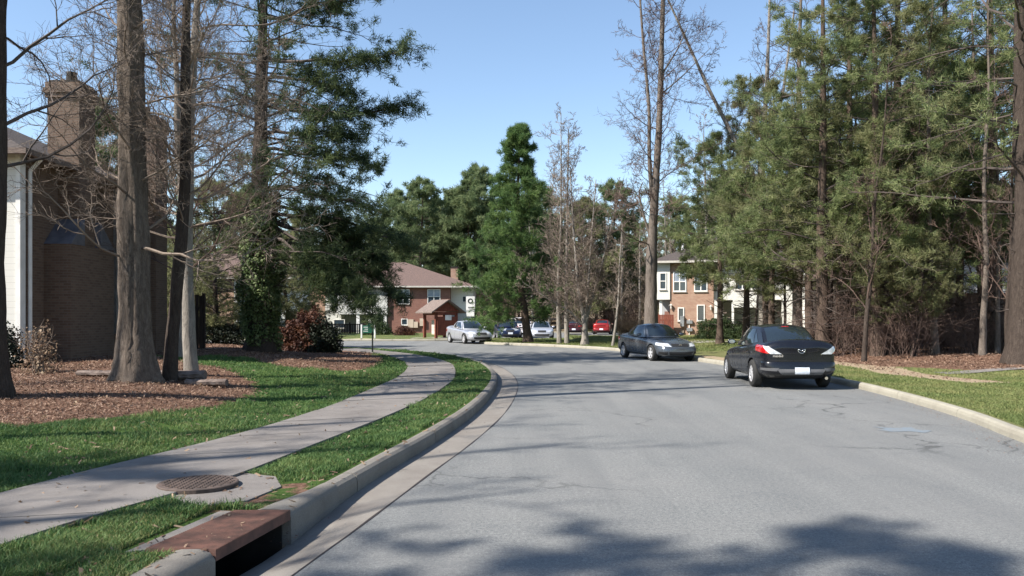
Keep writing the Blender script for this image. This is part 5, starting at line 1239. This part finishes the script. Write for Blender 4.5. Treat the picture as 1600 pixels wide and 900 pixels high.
    def wheels(s, rim):
        r = s.S['wr']
        for yy in (s.ay, s.by):
            for sg in (-1, 1):
                x = sg*(s.W2-.105); m = MB(); h = .1
                m.lathe([(r*.62, -h), (r*.66, -h), (r*.9, -h*.98), (r*.985, -h*.75), (r, -h*.4), (r, h*.4), (r*.985, h*.75), (r*.9, h*.98), (r*.68, h*.95), (r*.64, h*.7), (r*.62, -h)], (0, 0, 0), 'x', 36)
                t = m.build('wheel', M['tyre'], s.root, True); t.location = (x, yy, r)
                d = MB(); rr = r*.665; o = sg*h*.72
                d.lathe([(rr, sg*h*.9), (rr*.94, sg*h*.95), (rr*.9, sg*h*.7), (rr*.88, sg*.02)], (0, 0, 0), 'x', 30)
                ns = 10 if rim == 'multi' else 5
                for k in range(ns):
                    a = 2*math.pi*k/ns; w_ = .016 if rim == 'multi' else .035
                    mt = Matrix.Rotation(a, 4, 'X'); lo, hi = sorted((sg*h*.66, sg*h*.86))
                    d.box(lo, hi, -w_, w_, rr*.14, rr*.93, mat=mt)
                d.lathe([(.001, sg*h*.9), (rr*.2, sg*h*.88), (rr*.22, sg*h*.6)], (0, 0, 0), 'x', 16)
                d.build('rim', M['alloy'], t)
                b = MB(); b.lathe([(.001, sg*.02), (rr*.87, sg*.018)], (0, 0, 0), 'x', 20); b.build('brake_disc', M['plastic'], t)
    def bumper(s, end, z0, z1, b=.05):
        w = .96; o = s.patch('bumper', [(-w, z0), (w, z0), (w, z1), (-w, z1)], s.pm, 36, 14, -.012, end, bulge=b)
        bm = bmesh.new(); bm.from_mesh(s.body.data); bm.from_mesh(o.data); s.bvhs.append(o.data)
        for me in s.bvhs[:-1]: bm.from_mesh(me)
        s.bvh = BVHTree.FromBMesh(bm); bm.free()
    def common(s):
        for sg in (-1, 1):
            m = MB(); S = s.S; y = S['cowl'][1]-.22; z = S['belt']+.06; x0 = sg*(S['cowl'][2]+.13)
            V = []; nu, nv = 10, 8
            for i in range(nu+1):
                ph = math.pi*i/nu
                for j in range(nv):
                    th = 2*math.pi*j/nv; V.append((x0+sg*(.085-.10*math.cos(ph)), y+.055*math.sin(ph)**.6*math.cos(th)+.012, z+.015+.062*math.sin(ph)**.6*math.sin(th)))
            m.add(V, [(i*nv+j, i*nv+(j+1) % nv, (i+1)*nv+(j+1) % nv, (i+1)*nv+j) for i in range(nu) for j in range(nv)])
            mi = m.build('mirror', s.pm, s.root, True)
            g = MB(); g.add([(x0+sg*(.085+.075*math.cos(a)), y-.045, z+.015+.048*math.sin(a)) for a in np.arange(12)*math.pi/6], [tuple(range(12))]); g.build('mirror_glass', M['chrome'], mi)
    def seams(s, ys, zlo=.32):
        for sg in (-1, 1):
            for y in ys: s.spatch('door_gap', [(y-.006, zlo), (y+.006, zlo), (y+.006, s.S['belt']-.05), (y-.006, s.S['belt']-.05)], M['plastic'], sg, 1, 10, .0015)
    def handles(s, ys):
        for sg in (-1, 1):
            for y in ys: s.spatch('door_handle', [(y-.09, s.S['belt']-.15), (y+.09, s.S['belt']-.15), (y+.09, s.S['belt']-.115), (y-.09, s.S['belt']-.115)], s.pm, sg, 4, 2, .028)
    def glass(s, sidewin):
        s.pane('windscreen', s.wind, [(-.9, .08), (.9, .08), (.9, .93), (-.9, .93)])
        s.pane('rear_window', s.rear, [(-.88, .12), (.88, .12), (.88, .92), (-.88, .92)])
        for sg in (-1, 1):
            for c in sidewin: s.pane('side_window', lambda u, t, sg=sg: s.side(u, t, sg), c)
def detail_far(c, front=True, grille=(.30, .62, .74)):
    S = c.S; z = S['belt']
    c.seams((.62, -.28, -1.12)); c.handles((-.12, -.98))
    c.glass([[(.05, .12), (.44, .12), (.46, .88), (.1, .88)], [(.48, .12), (.78, .12), (.82, .86), (.50, .88)]])
    for sg in (-1, 1):
        h = c.patch('headlight', [(sg*.40, z-.30), (sg*1.02, z-.23), (sg*1.05, z-.13), (sg*.52, z-.19)], M['clearlens'], end=1)
        c.patch('tail_light', [(sg*.42, z-.16), (sg*1.05, z-.20), (sg*1.08, z-.02), (sg*.46, z-.03)], M['redlens'], end=-1)
    g = grille; c.patch('grille', [(-g[0], g[1]-.02), (g[0], g[1]-.02), (g[0]+.08, g[2]), (-g[0]-.08, g[2])], M['plastic'], end=1, off=.008)
    c.patch('air_intake', [(-.48, .30), (.48, .30), (.52, .43), (-.52, .43)], M['plastic'], end=1, off=.006)
    c.patch('licence_plate', [(-.17, .46), (.17, .46), (.17, .60), (-.17, .60)], M['plate'], 4, 3, end=-1, off=.02)
    c.patch('bumper_trim', [(-.7, .30), (.7, .30), (.7, .42), (-.7, .42)], M['plastic'], end=-1, off=.006)
def ring(c, x, z, r, end, mat, off=.02, sx=1.0, parent=None, th=.008):
    h = c.bvh.ray_cast(Vector((x, end*4, z)), Vector((0, -end, 0))); y = h[0].y+end*off; m = MB(); n, k = 24, 6; V = []
    for i in range(n):
        a = 2*math.pi*i/n
        for j in range(k):
            b = 2*math.pi*j/k; V.append((x+math.cos(a)*(r+th*math.cos(b))*sx, y+th*.6*math.sin(b), z+math.sin(a)*(r+th*math.cos(b))))
    m.add(V, [(i*k+j, i*k+(j+1) % k, ((i+1) % n)*k+(j+1) % k, ((i+1) % n)*k+j) for i in range(n) for j in range(k)])
    return m, y
# black sedan, seen from behind (nearest)
A = Car('black_sedan', SED, M['p_black'], 'shiny blue black sedan seen from behind, parked at the right kerb', 6.50, 20.37, R(-2.4), rim='multi')
A.glass([[(.05, .12), (.44, .12), (.45, .9), (.1, .9)], [(.475, .12), (.76, .12), (.80, .86), (.485, .9)], [(.78, .14), (.88, .16), (.86, .6), (.81, .8)]])
A.seams((.62, -.30, -1.15)); A.handles((-.12, -1.0))
for sg in (-1, 1):
    t = A.patch('tail_light', [(sg*.56, .80), (sg*1.16, .86), (sg*1.24, 1.0), (sg*.78, .985)], M['redlens'], 14, 8, .012, -1)
    A.patch('reversing_lens', [(sg*.42, .80), (sg*.62, .80), (sg*.82, .985), (sg*.66, .965)], M['clearlens'], 8, 8, .016, -1)
    A.patch('bumper_insert', [(sg*.50, .42), (sg*.95, .44), (sg*.93, .49), (sg*.46, .49)], M['plastic_grey'], 8, 3, .008, -1)
    m = MB(); m.cyl((sg*.55, -A.L2+.06, .27), (sg*.55, -A.L2+.25, .27), .035, k=12); m.build('exhaust_pipe', M['chrome'], A.body) if sg > 0 else None
A.patch('bumper_panel', [(-.42, .34), (.42, .34), (.50, .47), (-.50, .47)], M['plastic_grey'], 12, 5, .006, -1)
A.patch('bumper_valance', [(-.85, .25), (.85, .25), (.85, .32), (-.85, .32)], M['plastic'], 12, 3, .006, -1)
pl = A.patch('licence_plate', [(-.155, .36), (.155, .36), (.155, .51), (-.155, .51)], M['plate'], 4, 3, .03, -1)
A.patch('boot_gap', [(-.62, .655), (.62, .655), (.62, .665), (-.62, .665)], M['plastic'], 16, 1, .002, -1)
A.patch('chrome_strip', [(-.34, .70), (.34, .70), (.34, .716), (-.34, .716)], M['p_black'], 12, 2, .02, -1)
m, y_ = ring(A, 0, .885, .062, -1, M['chrome'], .012, 1.25)
for sg in (-1, 1):
    m.prism([(0, y_, .862), (sg*.028, y_, .882), (sg*.072, y_, .905), (sg*.062, y_, .915), (sg*.022, y_, .898), (0, y_, .878)], (0, -.008, 0))
m.build('emblem', M['chrome'], A.body, True)
def text3(body, s_, size, x, y, z, parent, mat, flip=True):
    cu = bpy.data.curves.new('t', 'FONT'); cu.body = s_; cu.size = size; cu.extrude = .003; o = bpy.data.objects.new('t', cu); COL.objects.link(o)
    bpy.context.view_layer.update(); me = baked(o); bpy.data.objects.remove(o); me.materials.clear(); me.materials.append(mat)
    t = link('badge_lettering', me, parent); t.location = (x, y, z); t.rotation_euler = (R(90), 0, 0); return t
h_ = A.bvh.ray_cast(Vector((-.5, -4, .755)), Vector((0, 1, 0)))
text3(A, 'mazda3', .075, -.62, h_[0].y-.012, .735, A.body, M['lightstone'])
h_ = A.bvh.ray_cast(Vector((.42, -4, .80)), Vector((0, 1, 0)))
text3(A, 's', .06, .42, h_[0].y-.012, .78, A.body, M['chrome'])
# fin antenna and rear high brake light
m = MB(); p = A.roof(0, .93); m.prism([(-.01, p[1]-.08, p[2]), (-.01, p[1]+.08, p[2]), (-.01, p[1]-.06, p[2]+.05)], (.02, 0, 0)); m.build('antenna', M['p_black'], A.root)
A.pane('brake_light', A.rear, [(-.16, .90), (.16, .90), (.16, .95), (-.16, .95)], 4, 2, .010, M['redlens'])

# grey coupe facing us
B = Car('grey_coupe', COUPE, M['p_grey'], 'blue grey two door coupe facing the camera, parked at the right kerb', 4.72+.9, 32.1, R(180+15), rim='five')
B.glass([[(.05, .12), (.52, .12), (.54, .9), (.1, .9)], [(.56, .14), (.84, .16), (.84, .8), (.58, .9)]])
B.seams((.62, -.62)); B.handles((-.45,))
for sg in (-1, 1):
    B.patch('headlight', [(sg*.36, .545), (sg*1.04, .60), (sg*1.08, .70), (sg*.50, .665)], M['clearlens'], 14, 8, .010, 1)
    B.patch('fog_recess', [(sg*.50, .25), (sg*.86, .28), (sg*.84, .37), (sg*.48, .36)], M['plastic'], 8, 4, .006, 1)
    B.patch('tail_light', [(sg*.46, .72), (sg*1.05, .74), (sg*1.05, .86), (sg*.46, .86)], M['redlens'], 8, 4, .008, -1)
g = B.patch('grille', [(-.33, .555), (.33, .555), (.40, .655), (-.40, .655)], M['plastic'], 12, 5, .008, 1)
B.patch('air_intake', [(-.42, .25), (.42, .25), (.46, .36), (-.46, .36)], M['plastic'], 12, 5, .006, 1)
B.patch('bumper_gap', [(-.8, .505), (.8, .505), (.8, .512), (-.8, .512)], M['plastic'], 16, 1, .002, 1)
m, y_ = ring(B, 0, .605, .042, 1, M['chrome'], .02, 1.15)
m.box(-.026, -.014, y_-.004, y_+.006, .578, .632); m.box(.014, .026, y_-.004, y_+.006, .578, .632); m.box(-.016, .016, y_-.004, y_+.006, .600, .610)
m.build('emblem', M['chrome'], B.body)
B.pane('registration_sticker', B.wind, [(-.84, .12), (-.74, .12), (-.74, .2), (-.84, .2)], 2, 2, .009, M['lightstone'])

C_ = Car('silver_sedan', car_spec(W=1.80, H=1.47), M['p_silver'], 'silver sedan turned towards us where the road bends, beside the kiosk', -2.75, 52.4, R(180+24), 'cars on the street')
detail_far(C_, grille=(.32, .60, .70))
D_ = Car('dark_blue_car', car_spec(L=4.6, W=1.85, H=1.55, zr=1.56, ze=1.47, belt=.98), M['p_navy'], 'dark navy blue car with a white front plate, facing us behind the silver sedan', -.35, 62.3, R(180+6), 'cars in the parking lot')
detail_far(D_); D_.patch('licence_plate', [(-.17, .42), (.17, .42), (.17, .56), (-.17, .56)], M['plate'], 4, 3, .03, 1)
E_ = Car('white_suv', SUV, M['p_white'], 'white sport utility car half hidden behind the navy blue car', .55, 67.2, R(10), 'cars in the parking lot')
detail_far(E_)
F_ = Car('pale_silver_car', car_spec(L=4.4, W=1.82, H=1.36, zr=1.38, ze=1.30, belt=.88), M['p_pale'], 'pale silver low car facing us beside the trunk of the cone shaped pine', 2.2, 62.2, R(180), 'cars in the parking lot')
detail_far(F_, grille=(.28, .58, .70))
G_ = Car('maroon_sedan', car_spec(), M['p_maroon'], 'dark maroon sedan seen from behind, left of the brighter red one', 6.25, 81, R(-8), 'cars in the parking lot')
detail_far(G_)
H_ = Car('red_sedan', car_spec(), M['p_red'], 'red sedan seen from behind, behind the thin young tree', 9.0, 81.2, R(-10), 'cars in the parking lot')
detail_far(H_)

# ------------------------------------------------ grass blades, litter (uncountable cover)
def blades():
    rng = np.random.default_rng(8)
    def make(X, Y, hgt, wd, name, mat):
        z = gz(X, Y); n = len(X); a = rng.uniform(0, 6.28, n); h = hgt*rng.uniform(.5, 1.35, n)
        wv = np.column_stack([np.cos(a), np.sin(a), a*0])*(wd*rng.uniform(.7, 1.3, n))[:, None]; le = rng.normal(0, .5, (n, 2))*h[:, None]
        B0 = np.column_stack([X, Y, z-.005]); T = B0+np.column_stack([le, h]); Mi = B0+np.column_stack([le*.3, h*.6])
        V = np.stack([B0-wv, B0+wv, Mi+wv*.8, Mi-wv*.8], 1).reshape(-1, 3); m = MB(); m.add(V, np.arange(4*n).reshape(-1, 4))
        V2 = np.stack([Mi-wv*.8, Mi+wv*.8, T], 1).reshape(-1, 3); m.add(V2, np.arange(3*n).reshape(-1, 3))
        return tag(m.build(name, mat), kind='stuff')
    def sample(n, x0, x1, y0, y1, p):
        y = y0*(y1/y0)**rng.random(n); x = rng.uniform(x0, x1, n)*np.ones(n); return x, y
    # left lawn and kerb strip
    y = 4.2*(38/4.2)**rng.random(900000); x = -rng.random(900000)*.66*y
    jx, jy = rng.normal(0, .03, (2, len(x))); road = inpoly(x, y, ROADP); walk = inpoly(x+jx, y+jy, WALKP); ap = inpoly(x, y, cp); L = inpoly(x, y, LEFTP)
    mu, dr, du = fields(x, y); lk = distline(x, y, LKs[(LKs[:, 1] > 0)])
    patch_ = .5+.5*np.sin(x*2.1+1.3*np.sin(y*1.4))*np.sin(y*1.7+x*.8); nz = rng.random(len(x))
    lidm = (x < lkx_arr(y)) & (x > lkx_arr(y)-.62) & (y > INL[0]-.05) & (y < INL[1]+.05)
    edge_n = .18*(np.sin(x*7+y*3)+np.sin(y*11-x*5))*.5
    k = L & ~road & ~walk & ~ap & ~lidm & (mu+edge_n+.25*(nz-.5) < .42) & (dr < .5+.3*(nz-.5)) & (lk > .2+.03*nz) & (nz < .35+.75*patch_) & (np.sin(x*5.1+2*np.sin(y*2.3))*np.sin(y*4.3+1.7*np.sin(x*2.9)) < .78-.3*(nz-.5))
    k &= ~((x < -3) & (rng.random(len(x)) > .62))
    x, y = x[k], y[k]; far = y/9
    hg = .8*(.042+.03*(np.sin(x*3.3+y)*np.sin(y*2.3-x) > .45))*(1+.15*far); hg = np.where((y < 7.6) & (distline(x, y, LKs[(LKs[:, 1] > 0)]) < 1.5), hg*1.2, hg)
    du = rng.random(len(x)) < .16+.16*np.sin(x*1.1+y*.6)+.2*(y < 6)
    make(x[~du], y[~du], hg[~du], .0022+.0011*y[~du]/4, 'grass', M['blade']); make(x[du], y[du], hg[du]*.85, .0022+.0011*y[du]/4, 'dry_grass', M['blade_dull'])
    # right lawn
    y = 8*(46/8)**rng.random(330000); x = (.3+rng.random(330000)*.36)*y
    k = ~inpoly(x, y, ROADP); x, y = x[k], y[k]; mu, dr, du = fields(x, y); nz = rng.random(len(x))
    k = (mu+.3*(nz-.5) < .3) & (dr+.4*(nz-.5) < .4) & (distline(x, y, RKs) > .22) & (nz < .8); x, y = x[k], y[k]
    make(x, y, .035+.012*np.sin(x*2)*np.sin(y*2.2), .0025+.0011*y/4, 'grass', M['blade_dull'])
    # island grass
    y = rng.uniform(36, 58.3, 60000); x = rng.uniform(-2, 12, 60000); k = ~inpoly(x, y, ROADP) & (distline(x, y, RKs) > .2); x, y = x[k], y[k]
    make(x, y, np.full(len(x), .06), .016, 'grass', M['blade_dull'])
    # pine straw and leaf litter
    def litter(X, Y, size, name, mat):
        z = gz(X, Y)+rng.uniform(.0, .035, len(X)); m = MB(); C = np.column_stack([X, Y, z]); n = len(X)
        nn = norm(rng.normal(0, .45, (n, 3))+np.array([0, 0, 1.])); u = norm(np.cross(nn, rng.normal(0, 1, (n, 3)))); v = np.cross(nn, u); s_ = (size*rng.uniform(.5, 1.4, n))[:, None]
        V = np.stack([C-u*s_-v*s_*.28, C+u*s_-v*s_*.28, C+u*s_*.8+v*s_*.28, C-u*s_*.8+v*s_*.28], 1).reshape(-1, 3); m.add(V, np.arange(4*n).reshape(-1, 4))
        return tag(m.build(name, mat), kind='stuff')
    y = 8*(38/8)**rng.random(150000); x = -rng.random(150000)*.66*y; mu, dr, du = fields(x, y); k = (mu+rng.uniform(-.3, .3, len(x)) > .5) & inpoly(x, y, LEFTP); litter(x[k], y[k], .012+.0006*y[k], 'pine_straw', M['straw'])
    y = 17*(50/17)**rng.random(60000); x = (.3+rng.random(60000)*.4)*y; mu, dr, du = fields(x, y); k = (mu+dr*.4+rng.uniform(-.3, .3, len(x)) > .5) & ~inpoly(x, y, ROADP); litter(x[k], y[k], .015+.0006*y[k], 'leaf_litter', M['straw'])
    # dry leaves on lawn and in the gutter
    y = 4.5*(30/4.5)**rng.random(2600); x = -rng.random(2600)*.6*y; k = inpoly(x, y, LEFTP); litter(x[k], y[k], .022+.001*y[k], 'fallen_leaves', M['leaf_dry'])
    i = rng.integers(20, len(RK)-10, 2500); d = np.abs(rng.normal(0, .22, 2500))+.02; N = normals(RK); q = RK[i]+N[i]*d[:, None]+rng.uniform(-.3, .3, (2500, 1))*np.roll(N[i], 1, 1); q = q[q[:, 1] > 7]
    mb = MB(); n = len(q); C = np.column_stack([q, np.full(n, .009)]); u = norm(rng.normal(0, 1, (n, 3))*np.array([1, 1, .2])); v = norm(np.cross(u, [0, 0, 1.])); s_ = rng.uniform(.006, .022, (n, 1))
    mb.add(np.stack([C-u*s_, C+v*s_*.4, C+u*s_, C-v*s_*.4], 1).reshape(-1, 3), np.arange(4*n).reshape(-1, 4)); tag(mb.build('gutter_litter', M['straw']), kind='stuff')
    i = rng.integers(30, 140, 1500); d = np.abs(rng.normal(0, .10, 1500)); N = normals(LK); q = LK[i]-N[i]*(d+.02)[:, None]+rng.uniform(-.25, .25, (1500, 1))*np.roll(N[i], 1, 1)
    q = q[(np.sin(q[:, 1]*2.2) > .1) & (q[:, 1] > 5)]; mb = MB(); n = len(q); C = np.column_stack([q, np.full(n, .004)]); u = norm(rng.normal(0, 1, (n, 3))*np.array([1, 1, .25])); v = norm(np.cross(u, [0, 0, 1.])); s_ = rng.uniform(.006, .02, (n, 1))
    mb.add(np.stack([C-u*s_, C+v*s_*.4, C+u*s_, C-v*s_*.4], 1).reshape(-1, 3), np.arange(4*n).reshape(-1, 4)); tag(mb.build('gutter_litter', M['leaf_rust']), kind='stuff')
def lkx_arr(y): i = np.argsort(LK[:200, 1]); return np.interp(y, LK[:200][i, 1], LK[:200][i, 0])
M['straw'] = foliage('straw', (.06, .034, .024), (.18, .11, .075), (.32, .22, .155), 3, .1)
blades()
bpy.context.view_layer.update()
print('objects', len(bpy.data.objects), 'tris~', sum(len(me.polygons) for me in bpy.data.meshes))
